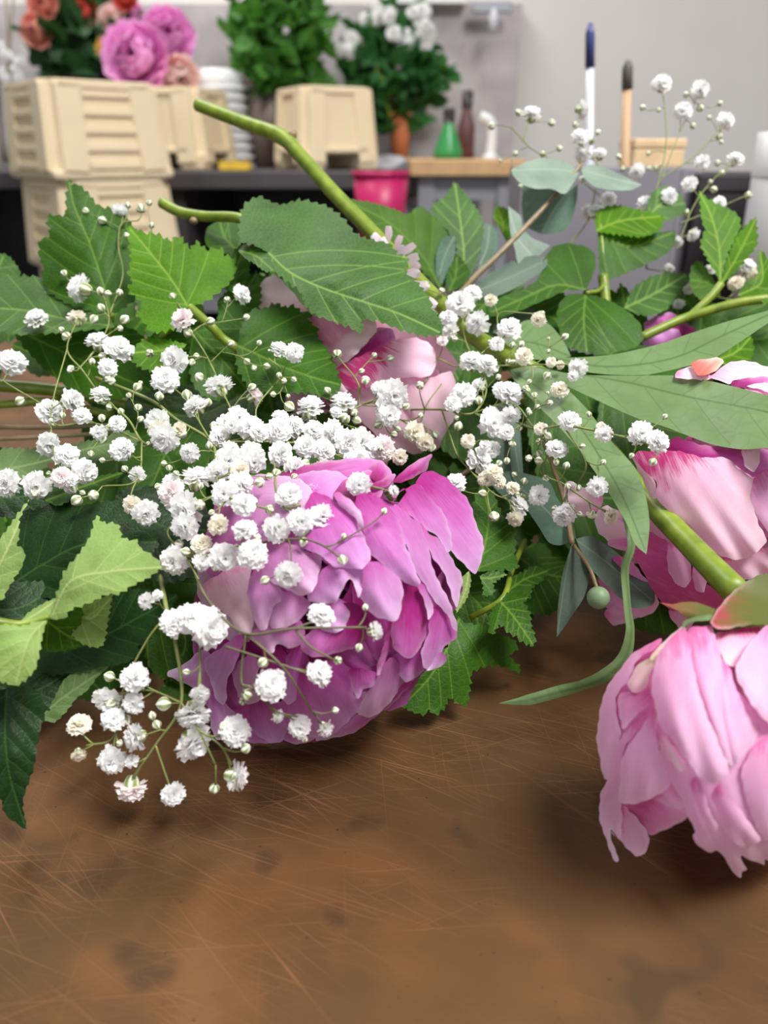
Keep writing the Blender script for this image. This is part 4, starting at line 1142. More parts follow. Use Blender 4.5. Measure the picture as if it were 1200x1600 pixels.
# the light loosened petals of the pile that lie in the dark between the heads are leaves of the pile itself
bK = branch(PV(620, 760, .42), 'shaded leafy stems buried in the middle of the pile between the peonies')
for ol, mid, ct in [
 ("600,650 700,640 790,700* 760,800 660,790", "605,655 690,710 785,705", [(600, 650, .43), (790, 700, .42), (660, 790, .40)]),
 ("690,540 760,560 800,640* 760,720 690,700 670,620", "692,545 735,620 796,640", [(690, 540, .43), (800, 640, .42), (690, 700, .41)]),
 ("820,560 900,600 960,700* 900,790 830,700", "822,565 880,660 955,700", [(820, 560, .42), (960, 700, .40), (830, 700, .40)]),
 ("840,700 920,690 1000,780* 960,880 880,850 840,780", "842,705 910,770 995,780", [(840, 700, .40), (1000, 780, .38), (880, 850, .37)]),
 ("560,640 470,650 380,640* 330,720 420,780 540,740", "555,650 450,690 385,645", [(560, 640, .40), (380, 640, .39), (420, 780, .36)]),
 ("400,600 300,590 200,620* 190,720 280,760 380,720", "395,610 300,650 205,625", [(400, 600, .40), (200, 620, .40), (280, 760, .36)]),
 ("260,700 200,740 170,800* 230,900 300,860 320,760", "260,705 220,790 175,800", [(260, 700, .36), (170, 800, .34), (300, 860, .335)]),
 ("240,900 280,1000 250,1080* 330,1090 350,980 300,900", "242,905 290,1000 255,1075", [(240, 900, .32), (250, 1080, .295), (350, 980, .32)]),
 ("700,760 760,740 800,800* 790,880 730,900 690,850", "702,765 750,820 798,805", [(700, 760, .38), (800, 800, .37), (730, 900, .35)]),
 ("980,880 1060,900 1100,960* 1040,990 960,960", "982,885 1040,940 1095,958", [(980, 880, .38), (1100, 960, .35), (960, 960, .35)]),
 ("940,600 1040,615 1090,680* 1010,730 940,690", "942,605 1010,660 1085,680", [(940, 600, .40), (1090, 680, .385), (940, 690, .385)]),
 ("225,965 285,930 335,1000* 300,1065 235,1045", "228,968 280,1000 330,1002", [(225, 965, .31), (335, 1000, .32), (235, 1045, .295)]),
 ("760,470 700,460 660,520* 700,600 780,590", "758,475 710,520 665,522", [(760, 470, .44), (660, 520, .44), (780, 590, .42)]),
 ("430,430 380,440 370,500* 420,540 470,500", "430,435 400,480 373,500", [(430, 430, .43), (370, 500, .42), (470, 500, .43)]),
 ("860,540 960,560 1060,560* 1060,640 960,650 880,620", "862,550 960,600 1055,565", [(860, 540, .43), (1060, 560, .42), (960, 650, .40)])]:
    leaf(bK, 'leaf_mid', ol, mid, ct, (15, 3.0), nveins=4)
stem('stem', bK, M['stem_green'], [(300, 700, .40), (480, 650, .42), (700, 620, .43), (900, 640, .42)], 0.003)
stem('stem', bK, M['stem_brown'], [(640, 790, .40), (740, 730, .41), (850, 640, .42)], 0.0015)

frnd = random.Random(17)
fill_d = lambda y: float(np.interp(y, [470, 600, 700, 800, 900, 1000, 1090], [.475, .445, .425, .395, .36, .338, .292]))
spots = []
for gy in range(490, 1090, 52):
    for gx in range(-20, 1230, 74):
        x = gx + frnd.uniform(-22, 22) + (gy // 52 % 2) * 37; y = gy + frnd.uniform(-18, 18)
        low = np.interp(x, [0, 100, 250, 330, 430, 690, 760, 900, 960, 1060, 1200], [1080, 1060, 1010, 960, 880, 900, 935, 900, 910, 940, 930])
        if y > low or (x < 130 and 590 < y < 705):
            continue
        spots.append((x, y))
for x, y in spots:
    a = frnd.uniform(0, 6.28); L_ = frnd.uniform(52, 72); W_ = L_ * frnd.uniform(0.5, 0.7)
    c_, s_ = math.cos(a), math.sin(a)
    pts = [(-1, 0), (-.6, .6), (0, .95), (.55, .55), (1.1, 0), (.55, -.55), (0, -.95), (-.6, -.6)]
    ol = ' '.join(f"{x + L_*u*c_ - W_*v*s_:.1f},{y + L_*u*s_ + W_*v*c_:.1f}" + ('*' if k == 4 else '') for k, (u, v) in enumerate(pts))
    d0 = fill_d(y) + frnd.uniform(-.006, .012)
    gx_, gy_ = frnd.uniform(-.015, .015), frnd.uniform(-.03, -.005)
    leaf(bK, 'leaf_mid', ol, f"{x-L_*c_:.1f},{y-L_*s_:.1f} {x+L_*.2*c_:.1f},{y+L_*.2*s_:.1f} {x+L_*1.05*c_:.1f},{y+L_*1.05*s_:.1f}",
         [(x, y, d0), (x + 100, y, d0 + gx_), (x, y + 100, d0 + gy_)], (14, 3.0), nveins=3, spacing=9.0)

# ------------------------------------------------------------------ gypsophila
def floret_mesh(name, mat, seed, full=1.0):
    """a double floret of radius 1: whorls of small notched petals, facing +Z"""
    rnd = random.Random(seed)
    V, Fc, al = [], [], []
    rows = [(8, 88, 0.98, -0.02), (9, 70, 1.0, 0.04), (9, 52, 0.98, 0.12), (8, 36, 0.92, 0.16), (7, 20, 0.86, 0.2), (4, 8, 0.78, 0.2)]
    for n, tilt, ln, z0 in rows:
        for k in range(n):
            a = 2 * math.pi * (k + rnd.random() * 0.5) / n
            ti = math.radians(tilt + rnd.uniform(-12, 12))
            L = ln * rnd.uniform(0.85, 1.08) * full
            W = 0.62 * rnd.uniform(0.85, 1.2)
            tw = rnd.uniform(-0.5, 0.5); ph = rnd.random() * 6
            b0 = len(V)
            for j in range(4):
                t = j / 3
                wd = W * (0.3, 0.75, 1.0, 0.86)[j]
                for i in range(4):
                    s = i / 1.5 - 1
                    x = wd * 0.5 * s
                    z = L * t - (0.10 * L if (j == 3 and i in (1, 2) and rnd.random() < 0.7) else 0) + rnd.uniform(-.02, .02)
                    y = 0.16 * L * t * t - 0.22 * wd * s * s + 0.07 * math.sin(s * 4 + ph) * t + rnd.uniform(-.015, .015)
                    v = Vector((x * math.cos(tw) - y * math.sin(tw), x * math.sin(tw) + y * math.cos(tw), z))
                    v = Matrix.Rotation(a, 3, 'Z') @ (Matrix.Rotation(-ti, 3, 'X') @ v)
                    V.append((v.x, v.y, v.z * 0.8 + z0 - 0.35)); al.append(min(1.0, 0.2 + t))
            for j in range(3):
                for i in range(3):
                    q = b0 + j * 4 + i
                    Fc.append((q, q + 1, q + 5, q + 4))
    me = mesh_from(name, V, Fc)
    at = me.attributes.new('along', 'FLOAT', 'POINT'); at.data.foreach_set('value', np.array(al, np.float32))
    me.materials.append(M[mat])
    return me

FLW = {'w': [floret_mesh('floret', 'gyp_white', s) for s in (1, 2, 3, 4, 5)],
       'c': [floret_mesh('floret', 'gyp_cream', s, 0.92) for s in (6, 7)],
       'p': [floret_mesh('floret', 'gyp_pink', s) for s in (8, 9)]}

def bud_mesh():
    V, Fc, al = [], [], []
    seg, ring = 15, 7
    for j in range(ring + 1):
        t = j / ring
        r = math.sin(math.pi * min(1, 0.06 + t * 0.94)) ** 0.8
        for i in range(seg):
            a = 2 * math.pi * i / seg
            V.append((r * math.cos(a), r * math.sin(a), -1.0 + 2.1 * t))
            al.append(0.5 + 0.5 * math.cos(5 * a) * (0.75 if t < 0.9 else 0.2) - 0.3 * max(0, 0.35 - t) + (0.15 if t > 0.75 else 0))
    for j in range(ring):
        for i in range(seg):
            i2 = (i + 1) % seg
            Fc.append((j * seg + i, j * seg + i2, (j + 1) * seg + i2, (j + 1) * seg + i))
    me = mesh_from('bud', V, Fc)
    at = me.attributes.new('along', 'FLOAT', 'POINT'); at.data.foreach_set('value', np.clip(np.array(al), 0, 1).astype(np.float32))
    me.materials.append(M['gyp_bud'])
    return me
BUD = bud_mesh()
def calyx_mesh():
    prof = [(0.06, -1.0), (0.30, -0.92), (0.42, -0.7), (0.46, -0.45), (0.40, -0.2)]
    me = lathe_mesh('calyx', prof, 10)
    al = [0.5 + 0.5 * math.cos(5 * math.atan2(v.co.y, v.co.x)) * 0.55 - 0.1 for v in me.vertices]
    at = me.attributes.new('along', 'FLOAT', 'POINT'); at.data.foreach_set('value', np.clip(np.array(al), 0, 1).astype(np.float32))
    me.materials.append(M['gyp_bud'])
    return me
CALYX = calyx_mesh()

GD = rbf([(0, 560, .355), (121, 449, .378), (185, 333, .41), (283, 497, .352), (380, 459, .365), (450, 547, .335), (80, 700, .312), (8, 754, .30), (120, 780, .288), (250, 680, .305), (350, 690, .303), (450, 690, .303),
          (560, 600, .335), (615, 617, .333), (560, 700, .315), (640, 680, .345), (228, 803, .272), (286, 810, .265), (380, 770, .262), (400, 866, .246), (490, 800, .252), (561, 757, .262), (617, 767, .258),
          (331, 982, .238), (271, 971, .242), (226, 939, .248), (271, 877, .258), (503, 959, .231), (589, 985, .237), (501, 1050, .231), (425, 1069, .233), (210, 1057, .252), (123, 1130, .252), (205, 1237, .255),
          (374, 1214, .247), (306, 1164, .246), (469, 1137, .245), (535, 875, .238), (600, 799, .247), (719, 472, .385), (690, 532, .372), (797, 512, .365), (841, 500, .36), (724, 614, .35), (797, 612, .343), (902, 575, .328), (870, 700, .318),
          (890, 657, .300), (945, 679, .288), (1031, 689, .272), (933, 762, .287), (957, 807, .295), (879, 809, .315), (805, 812, .325), (752, 715, .335), (712, 752, .325), (772, 807, .305)])
GDU = rbf([(830, 175, .50), (912, 171, .50), (1034, 128, .50), (1151, 247, .49), (1007, 316, .485), (907, 242, .49), (932, 328, .485), (1085, 368, .475), (1169, 414, .47), (1060, 477, .475), (770, 200, .50)])

FLO = """121,449,20 55,495,16 119,494,15c 19,563,21 152,530,17 187,542,20 169,573,14 157,614,15 79,640,20 116,626,19 77,696,17 106,711,18 134,737,18 96,746,16p 57,760,20 8,754,20
283,497,17p 270,562,20 257,592,20 243,658,18 254,686,21 190,700,17 380,459,14 437,544,14 461,550,14 340,599,20 302,632,18 400,617,14p 486,632,20 294,708,15 307,743,22 357,720,19 392,712,19 440,708,18
267,770,21p 286,797,25 287,825,20 228,803,19 205,790,14c 380,755,19 350,772,19 382,787,18 452,775,19 487,772,17 380,825,18 342,822,16c 314,848,16c 428,828,21 470,815,20 504,807,22 271,877,21 352,872,22 396,866,22 317,878,14 449,900,20
392,665,20 435,672,20 460,670,16 345,682,16 362,665,12 536,625,18 525,643,9 615,617,23 607,637,18 492,672,16 522,675,18 544,692,20 565,690,20 560,722,20 507,702,16 478,697,17 462,662,14 600,701,19p 561,757,18 617,767,9 507,737,16p 650,675,17c 665,692,14c 625,715,13c 590,607,10 186,333,13
331,982,29 299,964,24 271,971,20 226,939,12 246,929,8 210,1057,21 167,1096,19 207,1100,16 178,1124,17 207,1155,20 123,1130,18c 123,1182,12c 174,1190,20 205,1237,22p 271,1242,17 303,1121,24 306,1164,26 313,1087,14 369,1142,22 374,1214,21 205,1188,10
503,959,19 589,985,14 501,1050,19 425,1069,23 469,1137,17 510,1141,13 436,1121,10
719,472,19 739,457,13 744,504,18 797,512,18 700,495,13 701,516,13 691,532,8p 737,562,18 762,567,17 841,500,12c 820,556,14c 724,614,18 746,601,12 797,612,20 770,648,14 772,662,20 799,650,14 792,675,11 731,688,11c 757,697,9 752,718,20 890,657,15 870,700,15 902,575,14 895,588,8 861,565,8c 877,570,7c 945,679,13 940,667,8c 766,469,10c 660,447,9p
1003,677,18 1031,689,18 933,762,15 879,809,17 813,788,16 843,775,15 712,752,15 805,812,13c 957,807,12c 924,806,8c 761,749,13c
830,175,14 912,171,12 906,212,13 907,242,12 935,238,11 1034,128,14 1096,140,13 1068,171,13 1136,188,13 1151,247,12 1098,254,11 1077,286,11 1047,307,12 1007,316,13 996,269,11 932,328,12 916,330,10 951,312,12 1126,315,10 1085,368,10 1077,452,9 1060,477,9 1169,414,13 1058,378,8 1047,418,8 910,280,6 1150,440,12c 1180,430,11c 1110,420,8 1140,500,11c 1100,540,9c 1165,495,11c 1095,510,10c""".split()
BUDS = """100,427,6 157,455,7 169,459,6 187,457,6 147,499,8 195,499,8 96,515,5 104,526,8 144,565,6 169,592,6 270,464,7 32,627,9 87,631,6 97,649,6 172,636,7 216,637,7 220,655,6 215,605,8 249,619,8 172,669,8 159,674,7 160,686,8 285,678,8 160,557,7 234,552,7 158,481,7 188,513,5
355,469,6 385,496,6 329,502,7 294,520,8 361,537,6 405,536,5 386,565,6 397,575,5 417,572,6 436,586,5 444,595,5 459,593,5 307,556,5 300,566,6 311,589,8 292,617,9 394,605,7 376,654,7 360,650,8 452,635,9 325,629,7 450,619,4 427,616,5
134,330,6 160,344,7 200,321,5 220,326,8 233,317,5 237,352,5 198,368,5 160,719,5 115,765,7 120,782,10 146,774,9 129,770,5 132,730,8 54,772,6 406,754,9 421,745,7 432,739,8 460,745,6 477,724,8 480,750,8 421,796,8 422,815,8 474,847,8 312,789,9 280,850,8 290,862,8 247,760,6 402,840,7 337,885,8
500,729,7 557,657,8 591,664,8 610,661,8 604,650,7 540,655,8 571,594,8 565,580,5 634,635,7 597,600,7 656,602,7 585,555,5 610,560,6 527,553,8 657,649,5 680,680,7 674,699,8 565,672,7 621,670,6 600,799,6
535,875,9 537,838,5 414,907,8 571,949,6 561,1012,7 528,1032,7 411,1035,9 386,1085,10 524,1110,6 476,1155,6 384,1169,9 335,1232,9 256,1100,12 171,1057,9 173,1098,9 238,1118,7 245,1132,8 187,1161,6 349,1135,8 379,1096,6 291,1050,6 151,1084,6 198,1125,9
772,807,9 800,766,8 754,771,7 920,647,5 1039,651,5 910,697,5 943,722,5 851,686,5 869,722,6 842,709,7 842,720,7 826,716,6 792,720,6 780,724,6 819,752,6 853,747,6 887,760,6 903,762,6 867,795,6 906,803,5 987,712,5 1020,722,7 851,667,6 812,669,5 840,636,5 835,618,6 825,610,4 748,626,7 716,666,8 798,693,4 690,455,6 855,587,7 856,614,3 801,539,5 794,565,5 802,567,6 765,534,4 847,490,5 857,529,3 857,549,4
1004,168,5 1125,162,5 1072,148,5 1094,169,6 1083,197,5 1108,184,4 1029,172,4 1123,213,6 1127,222,4 1121,255,5 1128,270,5 1115,296,6 1169,305,6 1110,284,4 862,192,6 934,207,5 874,232,5 768,197,6 810,176,6 805,240,5 848,241,5 813,291,4 967,245,5 973,264,5 1013,240,4 1014,263,4 1026,263,5 1071,332,6 782,251,3 899,195,5 924,222,5""".split()

def sprig_of(x, y):
    if y < 340 and x > 740 or (x > 1040 and y < 560):
        return 'ur_b' if x >= 960 else 'ur_a'
    if x >= 682 or (x > 640 and y < 500):
        return 'right' if x < 860 or y < 640 else 'right_b'
    if y >= 1040 and x < 345 or (y > 1130 and x < 400) or (x < 345 and y >= 920):
        return 'low'
    if y >= 860 and x >= 400 or (x >= 350 and y >= 900) or (x > 500 and y > 780 and y < 1200):
        return 'face'
    if x < 232:
        return 'left'
    if x < 425:
        return 'mid'
    return 'centre'

SPRIGS = {
 'left': ('gypsophila spray with loose white florets against the lobed leaves above the dark leaves',
          [[(250, 700, 0.02), (222, 690, .012), (200, 655, .008), (160, 620, .006), (130, 580, .006), (105, 545, .004), (123, 495, .002)],
           [(222, 690, .012), (150, 662, .006), (95, 665, .003), (80, 660, .003), (84, 620, .003), (105, 545, .003)],
           [(222, 690, .012), (214, 750, .006), (160, 760, .004)], [(120, 580, .006), (150, 545, .006), (170, 505, .006), (165, 470, .004)],
           [(80, 660, .004), (82, 700, .004), (100, 745, .003)], [(80, 640, .004), (20, 605, .004), (5, 595, .003)], [(172, 490, .006), (192, 430, .006), (185, 385, .006), (190, 350, .004), (215, 345, .004)]]),
 'mid': ('dense gypsophila spray massed between the lobed leaves and the deep pink peony',
         [[(150, 590, .02), (235, 625, .014), (275, 655, .01), (330, 690, .008), (338, 740, .004), (346, 770, .002), (380, 785, .0), (418, 795, .0)],
          [(330, 690, .008), (390, 690, .004), (420, 690, .004)], [(330, 690, .008), (300, 640, .006), (285, 615, .004)],
          [(346, 770, .006), (300, 790, .008), (262, 830, .008), (290, 870, .006), (310, 905, .004)], [(330, 690, .01), (360, 650, .006), (352, 620, .004), (325, 560, .006), (300, 520, .006)],
          [(290, 870, .006), (340, 865, .004), (380, 850, .003)]]),
 'centre': ('gypsophila spray arched over the top of the deep pink peony below the broad leaf',
            [[(335, 692, .018), (420, 690, .012), (470, 690, .008), (520, 665, .008), (560, 635, .006), (600, 625, .006)], [(420, 690, .012), (400, 640, .006), (440, 585, .006), (420, 560, .004)],
             [(470, 690, .01), (500, 720, .006), (540, 748, .003), (600, 765, .001)], [(560, 635, .008), (560, 600, .006), (530, 560, .006)], [(600, 640, .012), (650, 665, .012), (668, 630, .012), (690, 600, .012)],
             [(430, 690, .008), (430, 750, .004), (440, 790, .003), (470, 790, .002)]]),
 'face': ('open gypsophila spray with few florets lying across the face of the deep pink peony',
          [[(300, 860, .02), (308, 905, .008), (335, 950, .004), (384, 990, .0), (460, 982, -.001), (573, 980, .0)], [(384, 990, .0), (377, 1063, .0), (395, 1075, .0), (430, 1110, .0), (465, 1120, .0)],
           [(384, 990, .0), (440, 1040, .0), (474, 1090, .0), (500, 1130, .001)], [(352, 1010, .001), (415, 1030, .0), (480, 1052, .0)], [(375, 880, .01), (405, 850, .004), (465, 842, .001), (500, 850, .0), (530, 870, .0)],
           [(462, 984, .0), (485, 1010, .0), (520, 1030, .0)]]),
 'low': ('gypsophila spray hanging over the copper below the curled pale leaf',
         [[(250, 900, .02), (262, 960, .012), (273, 1000, .006), (283, 1098, .002), (243, 1164, .0), (207, 1215, .0)], [(243, 1164, .0), (265, 1228, .0)], [(283, 1098, .002), (310, 1140, .0), (337, 1195, .0)],
          [(310, 1140, .0), (345, 1165, .0), (362, 1195, .0)], [(262, 960, .01), (230, 1000, .008), (195, 1070, .004), (178, 1150, .002), (135, 1165, .002)], [(312, 1000, .004), (313, 1080, .002)], [(283, 1098, .002), (240, 1080, .004), (205, 1080, .003)]]),
 'right': ('gypsophila spray with cream and white florets over the thick green stem and grey-green leaves',
           [[(640, 640, .03), (690, 640, .01), (740, 645, .006), (760, 600, .006), (730, 540, .006), (722, 500, .004)], [(663, 600, .02), (683, 562, .012), (720, 572, .006), (775, 530, .004), (780, 490, .004), (830, 490, .002)],
            [(740, 645, .006), (800, 630, .004), (835, 670, .002)], [(690, 640, .012), (720, 720, .008), (745, 690, .006), (770, 690, .004)], [(720, 720, .008), (770, 770, .004), (800, 780, .002)], [(760, 572, .004), (850, 570, .002), (890, 570, .002)]]),
 'right_b': ('thin gypsophila spray drooping across the long pointed peony leaf',
             [[(790, 650, .02), (835, 670, .006), (880, 665, .0), (940, 675, .0), (1000, 690, .0), (1030, 700, .0)], [(835, 670, .006), (855, 700, .002), (850, 740, .002), (885, 760, .0), (878, 790, .002)],
              [(880, 665, .0), (915, 720, -.002), (905, 755, .0)], [(885, 760, .002), (930, 790, .002), (950, 800, .002)]]),
 'ur_a': ('gypsophila spray rising behind the silvery eucalyptus leaves',
          [[(890, 400, .0), (893, 380, .0), (918, 345, .0), (930, 300, .0), (935, 260, .0), (905, 225, .0)], [(930, 300, .0), (880, 260, .0), (822, 225, .0), (825, 190, .0)], [(822, 225, .0), (800, 200, .0)], [(930, 300, .0), (950, 315, .0)]]),
 'ur_b': ('tall airy gypsophila spray standing up beside the young bright shoot',
          [[(1010, 420, .0), (1010, 360, .0), (1030, 280, .0), (1041, 222, .0), (1037, 150, .0)], [(1030, 290, .0), (1062, 207, .0), (1085, 160, .0)], [(1030, 280, .0), (1090, 240, .0), (1125, 200, .0)],
           [(1060, 380, .0), (1085, 320, .0), (1115, 280, .0), (1145, 255, .0)], [(1010, 420, .0), (1060, 430, .0), (1110, 460, .0), (1150, 470, .0)], [(1060, 350, .0), (1110, 330, .0), (1160, 308, .0)], [(1010, 360, .0), (960, 320, .0)]]),
}
GROUPED = {k: [] for k in SPRIGS}
for kind, toks in (('f', FLO), ('b', BUDS)):
    for tk in toks:
        a, b, c = tk.split(',')
        mt = 'w'
        if c[-1] in 'cp':
            mt = c[-1]; c = c[:-1]
        GROUPED[sprig_of(float(a), float(b))].append((kind, float(a), float(b), float(c), mt))

# florets too tangled to tell apart singly fill the heart of the spray
drnd = random.Random(23)
for k in range(46):
    x = drnd.uniform(235, 620); y = np.interp(x, [235, 400, 620], [735, 715, 655]) + drnd.uniform(-75, 85) * (1.0 if x < 520 else 0.5)
    GROUPED[sprig_of(x, y)].append(('f' if k < 17 else 'b', x, y, drnd.uniform(12, 18) if k < 17 else drnd.uniform(5, 8), 'wwwwc'[k % 5]))
for k in range(26):
    x = drnd.uniform(60, 235); y = drnd.uniform(560, 770)
    GROUPED[sprig_of(x, y)].append(('f' if k < 8 else 'b', x, y, drnd.uniform(9, 14) if k < 8 else drnd.uniform(4, 7), 'w'))
for k in range(30):
    x = drnd.uniform(700, 890); y = drnd.uniform(520, 800)
    GROUPED[sprig_of(x, y)].append(('f' if k < 10 else 'b', x, y, drnd.uniform(9, 14) if k < 10 else drnd.uniform(4, 7), 'wc'[k % 2]))
grnd = random.Random(5)
def rvec(s):
    return np.array([grnd.gauss(0, s), grnd.gauss(0, s), grnd.gauss(0, s)])

for key, (lab, hints) in SPRIGS.items():
    gd = GDU if key.startswith('ur') else GD
    dep = lambda x, y: float(gd(np.array([float(x)]), np.array([float(y)]))[0])
    items = []
    for kind, x, y, r, mt in GROUPED[key]:
        jit = grnd.uniform(-.006, .006) if kind == 'f' else grnd.uniform(-.003, .008)
        if key in ('face', 'low', 'right_b'):
            jit *= 0.4
        d = dep(x, y) + jit
        p = P(x, y, d); rr = r * d / F
        p[2] = max(p[2], TZ + rr * 1.1)
        items.append([kind, p, rr, mt])
    tubes = []
    nodes, dirs, nrad = [], [], []
    def addline(c, r0, r1, add=True):
        rr = np.linspace(r0, r1, len(c))
        tubes.append((c, rr))
        if add:
            t = np.gradient(c, axis=0)
            for q, tt, r_ in zip(c, t, rr):
                nodes.append(q); dirs.append(tt / (np.linalg.norm(tt) + 1e-9)); nrad.append(r_)
    for hi_, h in enumerate(hints):
        pts = np.array([P(x, y, dep(x, y) + o) for x, y, o in h])
        pts[:, 2] = np.maximum(pts[:, 2], TZ + 0.003)
        big = 0.0006 if hi_ == 0 else 0.0004
        if key in ('mid', 'low') and hi_ == 0:
            big = 0.0009
        addline(spline(pts, 8), big, 0.00034)
    root = empty('gypsophila_sprig', Vector(tubes[0][0][0].tolist()), lab, 'flower spray', 'gypsophila sprays in the pile')
    na = np.array(nodes)
    order = sorted(items, key=lambda it: np.min(np.linalg.norm(na - it[1], axis=1)))
    for kind, p, rr, mt in order:
        na = np.array(nodes)
        v = p - na; dist = np.linalg.norm(v, axis=1)
        # prefer a joint that lets the twig leave forwards
        cosv = np.sum(v * np.array(dirs), axis=1) / (dist + 1e-9)
        cost = dist * (1.25 - 0.35 * cosv) + np.where(dist < rr * 2.2, 0.02, 0)
        k = int(np.argmin(cost))
        a = na[k]
        dv = p - a; ln = np.linalg.norm(dv) + 1e-9
        ctrl = a + 0.5 * dv + np.array(dirs[k]) * ln * 0.18 + rvec(ln * 0.06) + np.array([0, 0, -0.05 * ln])
        td = p - ctrl; td /= np.linalg.norm(td) + 1e-9
        cam_dir = CAMV - p; cam_dir /= np.linalg.norm(cam_dir)
        if kind == 'f':
            ax = td * 0.75 + cam_dir * 0.75 + rvec(0.3)
        else:
            ax = td + rvec(0.15)
        ax /= np.linalg.norm(ax)
        end = p - ax * rr * (0.8 if kind == 'f' else 0.9)
        ts = np.linspace(0, 1, 6)[:, None]
        c = (1 - ts) ** 2 * a + 2 * ts * (1 - ts) * ctrl + ts ** 2 * end
        r0 = min(nrad[k], 0.00034); r1 = 0.0002
        addline(c, r0, r1, False)
        t = np.gradient(c, axis=0)
        for q in (1, 2, 3):
            nodes.append(c[q]); dirs.append(t[q] / (np.linalg.norm(t[q]) + 1e-9)); nrad.append(r0 * 0.85)
        q = Vector((0, 0, 1)).rotation_difference(Vector(ax.tolist()))
        mrot = q.to_matrix().to_4x4() @ Matrix.Rotation(grnd.random() * 6.28, 4, 'Z')
        me = grnd.choice(FLW[mt]) if kind == 'f' else BUD
        o = bpy.data.objects.new('floret' if kind == 'f' else 'bud', me)
        COL.objects.link(o); o.parent = root
        s = rr * (1.18 if kind == 'f' else 0.95)
        o.matrix_local = Matrix.Translation(Vector(p.tolist()) - root.location) @ mrot @ Matrix.Scale(s, 4)
        if kind == 'f':
            cx = bpy.data.objects.new('calyx', CALYX); COL.objects.link(cx)
            cx.parent = o
            cx.matrix_local = Matrix.Identity(4)
            if mt != 'w':
                o['label'] = 'cream fading floret' if mt == 'c' else 'blush tinted white floret'
    V, Fc = [], []
    for c, rr in tubes:
        v, f = tube_data(c, rr, 5)
        n = len(V); V += v; Fc += [tuple(i + n for i in q) for q in f]
    link('stem', mesh_from('stem', V, Fc), root, M['stem_gyp_dark'] if key in ('face',) else M['stem_gyp'])

# ------------------------------------------------------------------ the shop behind
CT = EYE - 0.045          # counter top height
counterm = plain('counter_dark', (70, 66, 68), 0.5, 0, 0.15, 12)
dark = plain('dark_interior', (44, 42, 46), 0.7)
steel = plain('grey_steel', (150, 152, 160), 0.45, 0.3)
board = plain('raw_timber_board', (196, 160, 116), 0.7, 0, 0.15, 14)
xl, xrr = at_y(-60, 270, 2.05).x - 0.4, at_y(640, 270, 2.05).x
cn = empty('counter', (0, 2.3, 0), 'dark grey shop counter under the beige buckets and greenery', 'counter')
slab('worktop', (xl, 2.02, CT - 0.04), (xrr, 2.82, CT), counterm, cn, 0.004)
for xx in (xl + 0.02, xl + 0.9, xrr - 0.05):
    slab('side_panel', (xx, 2.06, 0), (xx + 0.035, 2.8, CT - 0.04), counterm, cn)
slab('back_panel', (xl + 0.02, 2.76, 0), (xrr - 0.02, 2.8, CT - 0.04), counterm, cn)
slab('shelf', (xl + 0.05, 2.06, CT - 0.34), (xrr - 0.05, 2.76, CT - 0.31), steel, cn)
x0b, x1b = at_y(642, 262, 2.0).x, at_y(822, 262, 2.0).x
tb = empty('side_table', ((x0b + x1b) / 2, 2.3, 0), 'timber topped side table on grey steel legs next to the dark counter', 'table')
zb = at_y(700, 250, 2.0).z
slab('table_top', (x0b, 2.0, zb - 0.035), (x1b, 2.78, zb), board, tb, 0.003)
for xx in (x0b + 0.02, x1b - 0.06):
    for yy in (2.03, 2.7):
        slab('leg', (xx, yy, 0), (xx + 0.04, yy + 0.04, zb - 0.035), steel, tb)
slab('rail', (x0b + 0.02, 2.04, zb - 0.09), (x1b - 0.02, 2.06, zb - 0.035), steel, tb)

# beige flower buckets
beige = plain('beige_plastic', (232, 214, 180), 0.45, 0, 0.05, 8)
def frustum(name, wb, wtp, h, z0=0.0, bev=0.012):
    me = box_mesh(name, (wb, wb, h), (0, 0, z0 + h / 2), 0, wtp / wb)
    bm = bmesh.new(); bm.from_mesh(me)
    ed = [e for e in bm.edges if abs(e.verts[0].co.z - e.verts[1].co.z) > h * 0.5]
    bmesh.ops.bevel(bm, geom=ed, offset=bev, segments=3, affect='EDGES')
    bm.to_mesh(me); bm.free()
    return me
def side_slab(name, parent, mat, ang, zc, halfw, h, proud, wb, wtp, H, th=0.006, tail=Matrix.Identity(4)):
    """a piece lying on one sloping side of the bucket"""
    t = zc / H
    r = (wb + (wtp - wb) * t) / 2
    slope = math.atan((wb - wtp) / 2 / H)
    me = box_mesh(name, (halfw * 2, th, h), (0, 0, 0), min(0.002, th * 0.4))
    o = bpy.data.objects.new(name, me); COL.objects.link(o); me.materials.append(mat)
    o.parent = parent
    o.matrix_local = Matrix.Rotation(ang, 4, 'Z') @ Matrix.Translation((0, -r - proud, zc)) @ Matrix.Rotation(-slope, 4, 'X') @ tail
    return o
